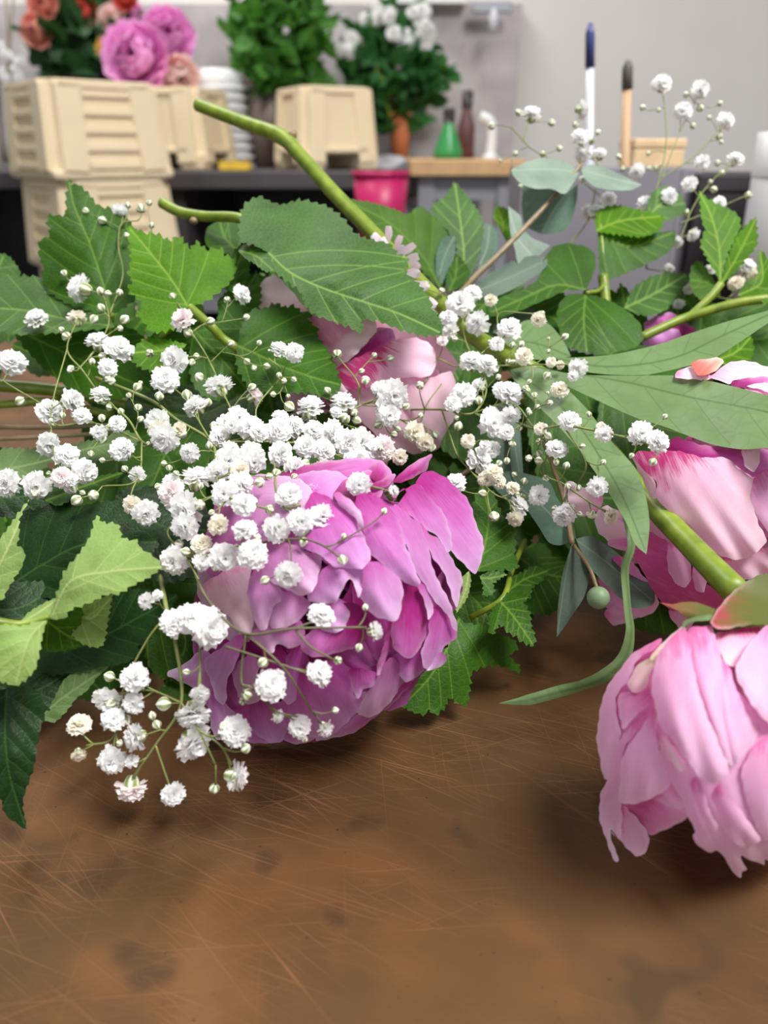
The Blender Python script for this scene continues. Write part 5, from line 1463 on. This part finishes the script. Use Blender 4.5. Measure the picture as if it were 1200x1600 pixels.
def bucket(loc, rot, w, h, label, ribs, arch, top_ratio=0.86):
    e = empty('flower_bucket', loc, label, 'bucket', 'beige plastic flower buckets')
    e.rotation_euler = (0, 0, rot)
    wt_ = w * top_ratio
    f0 = 0.19 if arch else 0.0      # the body stands on four corner feet, open between them
    o = bpy.data.objects.new('body', frustum('body', w * (0.96 - 0.96 * (1 - top_ratio) * f0), wt_ * 0.96, h * (1 - f0), h * f0)); COL.objects.link(o); o.parent = e; o.data.materials.append(beige)
    if not arch:
        rim = bpy.data.objects.new('rim', box_mesh('rim', (w * 0.99, w * 0.99, 0.018), (0, 0, 0.01), 0.006)); COL.objects.link(rim); rim.parent = e; rim.data.materials.append(beige)
    else:
        for sx in (-1, 1):
            for sy in (-1, 1):
                ft = bpy.data.objects.new('foot', box_mesh('foot', (w * 0.26, w * 0.26, h * f0 + 0.002), (sx * w * 0.355, sy * w * 0.355, (h * f0 + 0.002) / 2), 0.005))
                COL.objects.link(ft); ft.parent = e; ft.data.materials.append(beige)
    wb = w * 0.96; wtp = wt_ * 0.96
    for k in range(4):
        a = k * math.pi / 2
        # framed recess: two uprights and cross bars stand proud of the panel
        for sx in (-1, 1):
            side_slab('upright', e, beige, a, h * 0.52, w * 0.10, h * 0.88, 0.004, wb, wtp, h, 0.012, Matrix.Translation((sx * w * 0.30, 0, 0)) @ Matrix.Rotation(-sx * 0.06, 4, 'Y'))
        side_slab('panel', e, beige, a, h * (0.57 if arch else 0.5), w * 0.22, h * (0.72 if arch else 0.86), 0.0005, wb, wtp, h, 0.004)
        if ribs:
            for q in range(5):
                side_slab('rib', e, beige, a, h * (0.14 + 0.18 * q), w * 0.21, h * 0.075, 0.004, wb, wtp, h, 0.012)
        side_slab('top_bar', e, beige, a, h * 0.95, w * 0.36, h * 0.08, 0.004, wb, wtp, h, 0.012)
        if arch:
            side_slab('foot_bar', e, beige, a, h * 0.24, w * 0.34, h * 0.06, 0.004, wb, wtp, h, 0.012)
    return e
YB = 1.75
pt = at_y(112, 125, YB)
hb = pt.z / 6
for k in range(6):
    names = ['beige bucket at the foot of the tall stack before the counter'] + [w_ + ' beige bucket up from the floor in the tall stack' for w_ in ('second', 'third', 'fourth')] + ['beige bucket right under the topmost one of the tall stack', 'ribbed beige bucket, topmost of the tall stack before the counter']
    bucket((pt.x + 0.004 * (5 - k) - 0.015, 1.83, hb * k + 0.0005), math.radians(42), 0.262, hb - 0.0015, names[k], True, False, 0.89)
p2_ = at_y(262, 265, 2.12)
bucket((p2_.x, 2.26, CT + 0.0006), math.radians(-12), 0.24, at_y(262, 138, 2.2).z - CT, 'upturned beige bucket behind the tall stack below the pink peonies', False, True)
p3_ = at_y(503, 262, 2.12)
bucket((p3_.x, 2.26, CT + 0.0006), math.radians(28), 0.215, at_y(500, 136, 2.2).z - CT, 'upturned beige bucket in front of the bushy greenery', False, True)

# leafy bunches
def bunch(name, parent, mat, c, rad, n, size, seed, flat=1.0):
    rnd = random.Random(seed)
    V, Fc = [], []
    for k in range(n):
        while True:
            v = Vector((rnd.uniform(-1, 1), rnd.uniform(-1, 1), rnd.uniform(-1, 1)))
            if v.length < 1: break
        v = v.normalized() * (v.length ** 0.5)
        p = Vector(c) + Vector((v.x * rad[0], v.y * rad[1], v.z * rad[2]))
        a = Vector((rnd.uniform(-1, 1), rnd.uniform(-1, 1), rnd.uniform(-.6, 1))).normalized()
        b = a.cross(Vector((rnd.uniform(-1, 1), rnd.uniform(-1, 1), rnd.uniform(-1, 1)))).normalized()
        nn = a.cross(b)
        s = size * rnd.uniform(0.7, 1.3)
        i = len(V)
        for (u, w_, h) in ((0, 0, 0), (.35, .3, .06), (.75, .24, .05), (1, 0, -.08), (.75, -.24, .05), (.35, -.3, .06), (.5, 0, -.02)):
            V.append(p + a * u * s + b * w_ * s + nn * h * s)
        Fc += [(i, i + 1, i + 6), (i + 1, i + 2, i + 6), (i + 2, i + 3, i + 6), (i + 3, i + 4, i + 6), (i + 4, i + 5, i + 6), (i + 5, i, i + 6)]
    me = mesh_from(name, V, Fc)
    at = me.attributes.new('vein', 'FLOAT', 'POINT')
    o = link(name, me, parent, mat); o['kind'] = 'stuff'
    return o
fol = leaf_mat('foliage_green', (74, 128, 52), (110, 150, 80), cell=20, bump=0.1)
fol2 = leaf_mat('foliage_green_deep', (58, 112, 60), (100, 140, 80), cell=20, bump=0.1)
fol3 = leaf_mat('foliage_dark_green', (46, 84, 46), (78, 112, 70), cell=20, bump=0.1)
def stalks(parent, c0, c1, n, mat, r=0.003, sp=0.05, seed=1):
    rnd = random.Random(seed); V, Fc = [], []
    for k in range(n):
        a = Vector(c0) + Vector((rnd.uniform(-1, 1) * sp * .4, rnd.uniform(-1, 1) * sp * .4, 0)); b = Vector(c1) + Vector((rnd.uniform(-1, 1) * sp, rnd.uniform(-1, 1) * sp, 0))
        v, f = tube_data(np.array([a, (a + b) / 2 + Vector((rnd.uniform(-.01, .01), 0, 0)), b]), r, 5)
        i = len(V); V += v; Fc += [tuple(j + i for j in q) for q in f]
    return link('stalks', mesh_from('stalks', V, Fc), parent, mat)
def pot(name, parent, mat, base, r0, r1, h):
    me = lathe_mesh(name, [(0.001, 0), (r0, 0), (r1, h), (r1 * 0.9, h), (r0 * 0.9, 0.01)], 24)
    me.transform(Matrix.Translation(base))
    return link(name, me, parent, mat)
zinc = plain('brown_bucket', (120, 104, 98), 0.5)
black_vase = plain('black_vase', (28, 32, 28), 0.4)
terra = plain('terracotta', (188, 108, 66), 0.7, 0, 0.1, 20)

g1 = at_y(432, 60, 2.4)
pl = empty('greenery_bunch', (g1.x, 2.5, CT), 'bushy bright green foliage bunch in a brown bucket on the counter', 'plant')
pot('bucket', pl, zinc, Vector((at_y(420, 200, 2.5).x, 2.5, CT)), 0.07, 0.09, at_y(420, 128, 2.5).z - CT)
stalks(pl, (g1.x, 2.5, CT + 0.02), (g1.x, 2.45, g1.z - 0.05), 14, M['stem_green'], seed=2)
bunch('foliage', pl, fol, (g1.x, 2.45, g1.z + 0.02), (0.125, 0.11, 0.17), 600, 0.055, 3)

g2 = at_y(612, 110, 2.66)
pl2 = empty('flowering_plant', (g2.x, 2.66, CT), 'leafy plant with white flowers in a terracotta pot on the counter', 'plant')
pot('pot', pl2, terra, Vector((at_y(625, 200, 2.64).x, 2.64, CT)), 0.024, 0.034, at_y(620, 176, 2.64).z - CT)
stalks(pl2, (at_y(622, 200, 2.64).x, 2.64, CT + 0.05), (g2.x, 2.66, g2.z), 10, M['stem_green'], seed=4)
bunch('foliage', pl2, fol2, (g2.x, 2.67, g2.z - 0.01), (0.13, 0.07, 0.15), 300, 0.08, 5)
fm = FLW['w'][0]
fr = random.Random(3)
for k in range(26):
    x, y = fr.choice([(505, 45), (560, 40), (600, 25), (655, 40), (668, 60), (625, 60), (540, 70), (670, 25), (650, 15)])
    q = at_y(x + fr.uniform(-14, 14), y + fr.uniform(-12, 12), 2.58 + fr.uniform(-.04, .04))
    o = bpy.data.objects.new('blossom', fm); COL.objects.link(o); o.parent = pl2
    o.matrix_local = Matrix.Translation(q - pl2.location) @ Matrix.Rotation(fr.random() * 6, 4, 'Z') @ Matrix.Rotation(1.0 + fr.random(), 4, 'X') @ Matrix.Scale(0.018 + 0.008 * fr.random(), 4)
q = bunch('foliage', pl2, fol2, at_y(668, 118, 2.62), (0.05, 0.04, 0.03), 40, 0.06, 9)

# mixed bunch behind the stack: each bloom is a flower of its own, held in a dark vase
v0 = at_y(140, 150, 2.5)
vs_ = empty('vase', (v0.x, 2.5, CT), 'dark vase with green foliage holding red, yellow and pink flowers', 'vase')
pot('body', vs_, black_vase, Vector((v0.x, 2.5, CT)), 0.09, 0.11, at_y(140, 120, 2.5).z - CT)
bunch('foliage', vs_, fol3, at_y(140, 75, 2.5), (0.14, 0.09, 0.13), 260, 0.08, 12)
bunch('foliage', vs_, fol2, at_y(122, 50, 2.5), (0.06, 0.05, 0.06), 60, 0.07, 13)
pmats = {'pk': petal_mat('bloom_pink', (220, 100, 190), (240, 150, 220), (250, 190, 236)), 'rd': petal_mat('bloom_red', (170, 30, 30), (214, 62, 50), (236, 110, 90)),
         'ye': petal_mat('bloom_yellow', (220, 150, 30), (244, 192, 60), (250, 214, 110)), 'pe': petal_mat('bloom_peach', (240, 196, 180), (248, 216, 204), (252, 234, 226)),
         'sa': petal_mat('bloom_salmon', (214, 110, 90), (232, 146, 124), (244, 184, 164)), 'wh': petal_mat('bloom_white', (214, 204, 210), (236, 232, 234), (248, 246, 248))}
for k, m_ in pmats.items():
    M['bloom_' + k] = m_
def bloom(x, y, Y, rpx, mk, name, label, group, axis=(0.1, -1, 0.35), n=24, seed=1):
    c = at_y(x, y, Y); R = rpx * (c - Vector(CAMV.tolist())).length / F * 0.86
    e = empty(name, c, label, 'flower', group)
    loose_petals(e, c, axis, R, 'bloom_' + mk, n, seed=seed)
    # stalk down into the bunch
    v, f = tube_data(np.array([c, c + Vector((0, 0.12, -0.06)), c + Vector((-0.02, 0.2, -0.2))]), 0.003, 5)
    link('stem', mesh_from('stem', v, f), e, M['stem_green'])
GB = 'blooms in the mixed bunch behind the buckets'
bloom(213, 90, 2.3, 47, 'pk', 'peony', 'large bright pink peony hanging over the upturned bucket, beside the yellow bloom', GB, (-0.1, -1, 0.25), 30, 21)
bloom(262, 58, 2.50, 38, 'pk', 'peony', 'smaller bright pink peony between the large one and the grey wall', GB, (0.3, -1, 0.3), 30, 22)
bloom(278, 120, 2.34, 32, 'pe', 'rose', 'pale peach rose drooping below the two bright pink peonies', GB, (0.5, -1, -0.3), 24, 23)
bloom(168, 78, 2.4, 18, 'ye', 'carnation', 'yellow bloom tucked against the large bright pink peony', GB, (-0.4, -1, 0.1), 18, 24)
bloom(176, 30, 2.45, 20, 'pe', 'rose', 'small peach rose above the yellow bloom', GB, (0, -1, 0.3), 18, 25)
bloom(205, 24, 2.5, 18, 'pk', 'rose', 'small pink rose between the peach rose and the bright pink peonies', GB, (0, -1, 0.5), 18, 31)
bloom(131, 18, 2.45, 20, 'rd', 'carnation', 'coral red carnation over the dark foliage of the vase', GB, (0, -1, 0.3), 24, 26)
bloom(196, -4, 2.45, 18, 'rd', 'carnation', 'red carnation standing above the small pink rose', GB, (0, -1, 0.3), 24, 27)
bloom(58, 48, 2.4, 22, 'sa', 'gladiolus', 'salmon gladiolus flower, lower one on the spike beside the red carnation', GB, (0, -1, -0.1), 24, 28)
bloom(66, 8, 2.42, 20, 'sa', 'gladiolus', 'salmon gladiolus flower, upper one on the spike beside the red carnation', GB, (0.2, -1, 0.2), 24, 29)
tw = empty('blossom_twigs', at_y(5, 260, 2.45), 'brown twigs with white blossom leaning on the grey wall', 'branch')
for k in range(4):
    a = at_y(4 + 4 * k, 255, 2.5); b = at_y(-25 + 16 * k, -30, 2.45 + 0.02 * (k % 3))
    a.z = max(a.z, CT)
    v, f = tube_data(np.array([a, (a + b) / 2 + Vector((0.015 * (-1) ** k, 0, 0)), b]), 0.003, 6)
    link('twig', mesh_from('twig', v, f), tw, M['stem_brown'])
for k in range(9):
    q = at_y(fr.uniform(-8, 30), fr.uniform(70, 125), 2.4)
    o = bpy.data.objects.new('blossom', fm); COL.objects.link(o); o.parent = tw
    o.matrix_local = Matrix.Translation(q - tw.location) @ Matrix.Rotation(1.2, 4, 'X') @ Matrix.Scale(0.014, 4)

# stack of white plastic cups
wplast = plain('white_plastic', (226, 228, 230), 0.35)
cs = at_y(350, 250, 2.35)
for k in range(9):
    h = (at_y(350, 95, 2.35).z - CT - 0.04) / 9
    e = empty('plastic_bowl', (cs.x - 0.0015 * k, 2.42, CT + h * k), ['white plastic bowl at the bottom of the stack beside the greenery', 'white plastic bowl nested in the stack beside the greenery', 'white plastic bowl topmost of the stack beside the greenery'][0 if k == 0 else 2 if k == 8 else 1], 'bowl', 'stacked white plastic bowls')
    me = lathe_mesh('body', [(0.001, 0.05), (0.052, 0.05), (0.058, 0.045), (0.07, 0.006), (0.066, 0.006), (0.05, 0.043)], 28)
    o = bpy.data.objects.new('body', me); COL.objects.link(o); o.parent = e; me.materials.append(wplast)
    rm = bpy.data.objects.new('rim', lathe_mesh('rim', [(0.066, 0), (0.075, 0), (0.075, 0.007), (0.066, 0.007)], 28)); COL.objects.link(rm); rm.parent = e; rm.data.materials.append(wplast)

# small things on the counter
def simple(name, loc, label, cat, parts, group=None):
    e = empty(name, loc, label, cat, group)
    for pn, me, mt in parts:
        o = bpy.data.objects.new(pn, me); COL.objects.link(o); o.parent = e
        me.materials.append(mt)
    return e
sp = at_y(366, 266, 2.08)
yel = plain('yellow_sponge', (228, 190, 60), 0.8, 0, 0.1, 60); grn = plain('green_scourer', (196, 168, 60), 0.9, 0, 0.2, 90)
simple('sponge', (sp.x, 2.1, CT), 'yellow sponge lying on the counter below the white bowls', 'sponge', [('body', box_mesh('body', (0.075, 0.05, 0.018), (0, 0, 0.009), 0.004), yel), ('scourer', box_mesh('scourer', (0.075, 0.05, 0.004), (0, 0, 0.02), 0.001), grn)])
gb = at_y(700, 245, 2.2)
gm = plain('green_plastic', (52, 142, 78), 0.3); bk = plain('black_plastic', (44, 36, 38), 0.4); pl_m = plain('plum_plastic', (96, 62, 64), 0.45)
simple('spray_bottle', (at_y(700, 240, 2.25).x, 2.25, zb), 'green conical spray bottle with a black nozzle on the timber side table', 'bottle',
       [('body', lathe_mesh('body', [(0.001, 0), (0.038, 0), (0.037, 0.02), (0.016, 0.075), (0.013, 0.085)], 24), gm), ('nozzle', box_mesh('nozzle', (0.03, 0.02, 0.035), (0, 0, 0.103), 0.004), bk), ('neck', lathe_mesh('neck', [(0.013, 0.075), (0.013, 0.095), (0.001, 0.095)], 16), bk)])
simple('bottle', (at_y(727, 240, 2.35).x, 2.35, zb), 'dark plum bottle with a tall neck next to the green spray bottle', 'bottle',
       [('body', lathe_mesh('body', [(0.001, 0), (0.024, 0), (0.024, 0.08), (0.014, 0.11), (0.012, 0.13)], 24), pl_m), ('cap', lathe_mesh('cap', [(0.015, 0.125), (0.015, 0.165), (0.001, 0.168)], 16), bk)])
hk = at_y(768, 250, 2.12)
v, f = tube_data(spline([(0, 0, 0), (0.002, 0, 0.05), (-0.004, 0, 0.085), (-0.03, 0, 0.098)], 6), 0.012, 10)
simple('tap_spout', (hk.x, 2.15, zb), 'white bent plastic spout on the end of the timber side table', 'spout', [('spout', mesh_from('spout', v, f), wplast), ('foot', lathe_mesh('foot', [(0.001, 0), (0.02, 0), (0.02, 0.008), (0.012, 0.012)], 16), wplast)])
grey_cloth = plain('grey_cloth', (168, 168, 172), 0.9, 0, 0.1, 30); dk_cloth = plain('charcoal_cloth', (92, 92, 98), 0.9, 0, 0.1, 30)
def cloth(name, cx, cy, w_, d_, h_, mat, label, z):
    V, Fc = [], []
    nx, ny = 14, 9
    rn = random.Random(int(cx * 1000))
    for j in range(ny):
        for i in range(nx):
            u, v_ = i / (nx - 1) - .5, j / (ny - 1) - .5
            e_ = max(abs(u), abs(v_)) * 2
            V.append((u * w_ * (1 + .05 * math.sin(j)), v_ * d_, (h_ * (1 - e_ ** 4) * (0.7 + 0.3 * math.sin(u * 14 + v_ * 9)) + 0.001)))
    for j in range(ny - 1):
        for i in range(nx - 1):
            Fc.append((j * nx + i, j * nx + i + 1, (j + 1) * nx + i + 1, (j + 1) * nx + i))
    me = mesh_from(name, V, Fc); me.materials.append(mat)
    o = link(name, me); o.location = (cx, cy, z)
    tag(o, label, 'cloth', 'cloths on the counter')
cloth('folded_cloth', at_y(602, 235, 2.3).x, 2.3, 0.15, 0.12, 0.035, grey_cloth, 'light grey folded cloth on the counter under the terracotta pot', CT)
cloth('folded_cloth', at_y(660, 245, 2.25).x, 2.25, 0.16, 0.12, 0.022, dk_cloth, 'charcoal folded cloth between the terracotta pot and the green spray bottle', CT)
# magenta bucket and white tubs under the counter
mag = plain('magenta_plastic', (190, 30, 96), 0.4)
mb = at_y(595, 330, 1.85)
zt = at_y(595, 268, 1.85).z
rr_ = (at_y(640, 300, 1.85).x - at_y(552, 300, 1.85).x) / 2
stool = empty('step_stool', (mb.x, 1.87, 0), 'low dark stool carrying the magenta bucket before the counter', 'stool')
zs = zt - 0.16
slab('seat', (mb.x - 0.12, 1.76, zs - 0.03), (mb.x + 0.12, 1.98, zs), dark, stool, 0.003)
for sx in (-1, 1):
    for sy in (1.78, 1.94):
        slab('leg', (mb.x + sx * 0.1 - 0.012, sy, 0), (mb.x + sx * 0.1 + 0.012, sy + 0.024, zs - 0.03), dark, stool)
simple('plastic_bucket', (mb.x, 1.87, zs), 'magenta plastic bucket standing before the dark counter', 'bucket',
       [('body', lathe_mesh('body', [(0.001, 0), (rr_ * .78, 0), (rr_ * .98, 0.15), (rr_ * .93, 0.15), (rr_ * .74, 0.01)], 28), mag), ('rim', lathe_mesh('rim', [(rr_ * .93, 0.15), (rr_ * 1.04, 0.15), (rr_ * 1.04, 0.161), (rr_ * .93, 0.161)], 28), mag)])
wp = at_y(665, 325, 2.05)
simple('white_tub', (wp.x - 0.02, 2.16, CT - 0.3095), 'white plastic tub on the lower shelf beside the magenta bucket', 'tub',
       [('body', lathe_mesh('body', [(0.001, 0), (0.045, 0), (0.055, at_y(665, 305, 2.1).z - CT + 0.30), (0.05, at_y(665, 305, 2.1).z - CT + 0.30)], 24), wplast), ('rim', lathe_mesh('rim', [(0.05, at_y(665, 305, 2.1).z - CT + 0.29), (0.06, at_y(665, 305, 2.1).z - CT + 0.29), (0.06, at_y(665, 305, 2.1).z - CT + 0.305), (0.05, at_y(665, 305, 2.1).z - CT + 0.305)], 24), wplast)])

# pen, pencil and boxes standing at the back of the copper table
YP = 0.88
greybox = plain('grey_box', (128, 126, 136), 0.6, 0, 0.08, 12); woodblk = plain('pale_wood', (214, 186, 146), 0.65, 0, 0.12, 30)
pb = at_y(940, 240, YP)
box_top = at_y(940, 262, YP).z
hh = box_top - TZ
def open_box(name, loc, w_, d_, h_, mat, label, th=0.006):
    e = empty(name, loc, label, 'box', 'boxes at the back of the copper table')
    for pn, lo, hi in (('bottom', (-w_ / 2, -d_ / 2, 0), (w_ / 2, d_ / 2, th)), ('side', (-w_ / 2, -d_ / 2, th), (-w_ / 2 + th, d_ / 2, h_)), ('side', (w_ / 2 - th, -d_ / 2, th), (w_ / 2, d_ / 2, h_)),
                       ('side', (-w_ / 2 + th, -d_ / 2, th), (w_ / 2 - th, -d_ / 2 + th, h_)), ('side', (-w_ / 2 + th, d_ / 2 - th, th), (w_ / 2 - th, d_ / 2, h_))):
        c = [(a + b) / 2 for a, b in zip(lo, hi)]; s = [b - a for a, b in zip(lo, hi)]
        o = bpy.data.objects.new(pn, box_mesh(pn, s, c, 0.001)); COL.objects.link(o); o.parent = e; o.data.materials.append(mat)
    return e
open_box('desk_caddy', (pb.x, YP + 0.02, TZ), 0.17, 0.08, hh, greybox, 'grey open caddy holding the pen and the pencil at the back of the table')
blue = plain('pen_blue', (58, 66, 120), 0.35); clear = plain('pen_barrel', (206, 208, 220), 0.25); pencil_m = plain('pencil_wood', (190, 156, 120), 0.55); tipm = plain('pencil_tip', (90, 86, 80), 0.6)
def stick(name, label, x0, y0, x1, y1, Y, r, body, capm, capfrac, cat):
    a = at_y(x0, y0, Y); b = at_y(x1, y1, Y)
    d = (b - a).normalized()
    t = (a.z - (TZ + 0.007)) / max(1e-4, b.z - a.z)
    foot = a - (b - a) * t
    foot.z = TZ + 0.008
    e = empty(name, foot, label, cat)
    top = foot + (b - foot) * (1 - capfrac)
    v, f = tube_data(np.array([foot, (foot + top) / 2, top]), r, 10); link('barrel', mesh_from('barrel', v, f), e, body)
    v, f = tube_data(np.array([top, top + (b - top) * .75, b]), [r * 1.15, r * 1.1, r * .5], 10); link('cap', mesh_from('cap', v, f), e, capm)
stick('ballpoint_pen', 'clear ballpoint pen with a blue cap standing in the grey caddy', 921, 240, 922, 36, YP, 0.0042, clear, blue, 0.12, 'pen')
stick('pencil', 'wooden pencil with a dark tip standing in the grey caddy', 976, 262, 981, 94, YP, 0.0048, pencil_m, tipm, 0.09, 'pencil')
wb_ = at_y(1025, 250, YP + 0.06)
top_w = at_y(1025, 216, YP + 0.06).z
wb2 = at_y(1022, 250, YP + 0.1)
zpl = top_w - 0.03
simple('grey_carton', (wb2.x, YP + 0.115, TZ), 'grey carton under the pale wooden card box next to the open caddy', 'box',
       [('body', box_mesh('body', (0.095, 0.08, zpl - TZ - 0.012), (0, 0, (zpl - TZ - 0.012) / 2), 0.002), greybox), ('lid', box_mesh('lid', (0.098, 0.084, 0.012), (0, 0, zpl - TZ - 0.006), 0.002), greybox)])
simple('wooden_box', (wb2.x, YP + 0.115, zpl), 'pale wooden card box lying on the grey carton', 'box',
       [('body', box_mesh('body', (0.058, 0.06, 0.02), (0, 0, 0.01), 0.002), woodblk), ('lid', box_mesh('lid', (0.06, 0.062, 0.01), (0, 0, 0.025), 0.002), woodblk)])
db = at_y(1118, 330, 0.92)
dtop = at_y(1118, 272, 0.92).z
simple('black_box', (db.x + 0.036, 0.99, TZ), 'black box at the back of the table behind the airy gypsophila', 'box',
       [('body', box_mesh('body', (0.105, 0.1, dtop - TZ - 0.02), (0, 0, (dtop - TZ - 0.02) / 2), 0.002), dark), ('lid', box_mesh('lid', (0.108, 0.104, 0.02), (0, 0, dtop - TZ - 0.01), 0.003), dark)])
wx = at_y(1205, 300, 0.8)
wtop = at_y(1198, 205, 0.8).z
simple('white_canister', (wx.x + 0.058, 0.84, TZ), 'white canister standing on the copper table beside the young shoot', 'canister',
       [('body', lathe_mesh('body', [(0.001, 0), (0.053, 0), (0.057, wtop - TZ - 0.04), (0.05, wtop - TZ - 0.03), (0.001, wtop - TZ - 0.03)], 32), wplast), ('lid', lathe_mesh('lid', [(0.058, wtop - TZ - 0.04), (0.059, wtop - TZ), (0.001, wtop - TZ + 0.004)], 32), wplast)])
# dark appliance between counter and wall
da = at_y(830, 240, 2.55)
simple('wall_bracket', (at_y(780, -4, 2.6).x, 2.7, at_y(780, 10, 2.6).z), 'grey wall bracket with a clear hanging drop above the grey panel', 'bracket',
       [('bar', box_mesh('bar', (0.12, 0.02, 0.03), (0, 0.06, 0.02), 0.004), steel), ('hook', lathe_mesh('hook', [(0.001, -0.05), (0.012, -0.045), (0.014, -0.01), (0.006, 0.01)], 14), clear)])
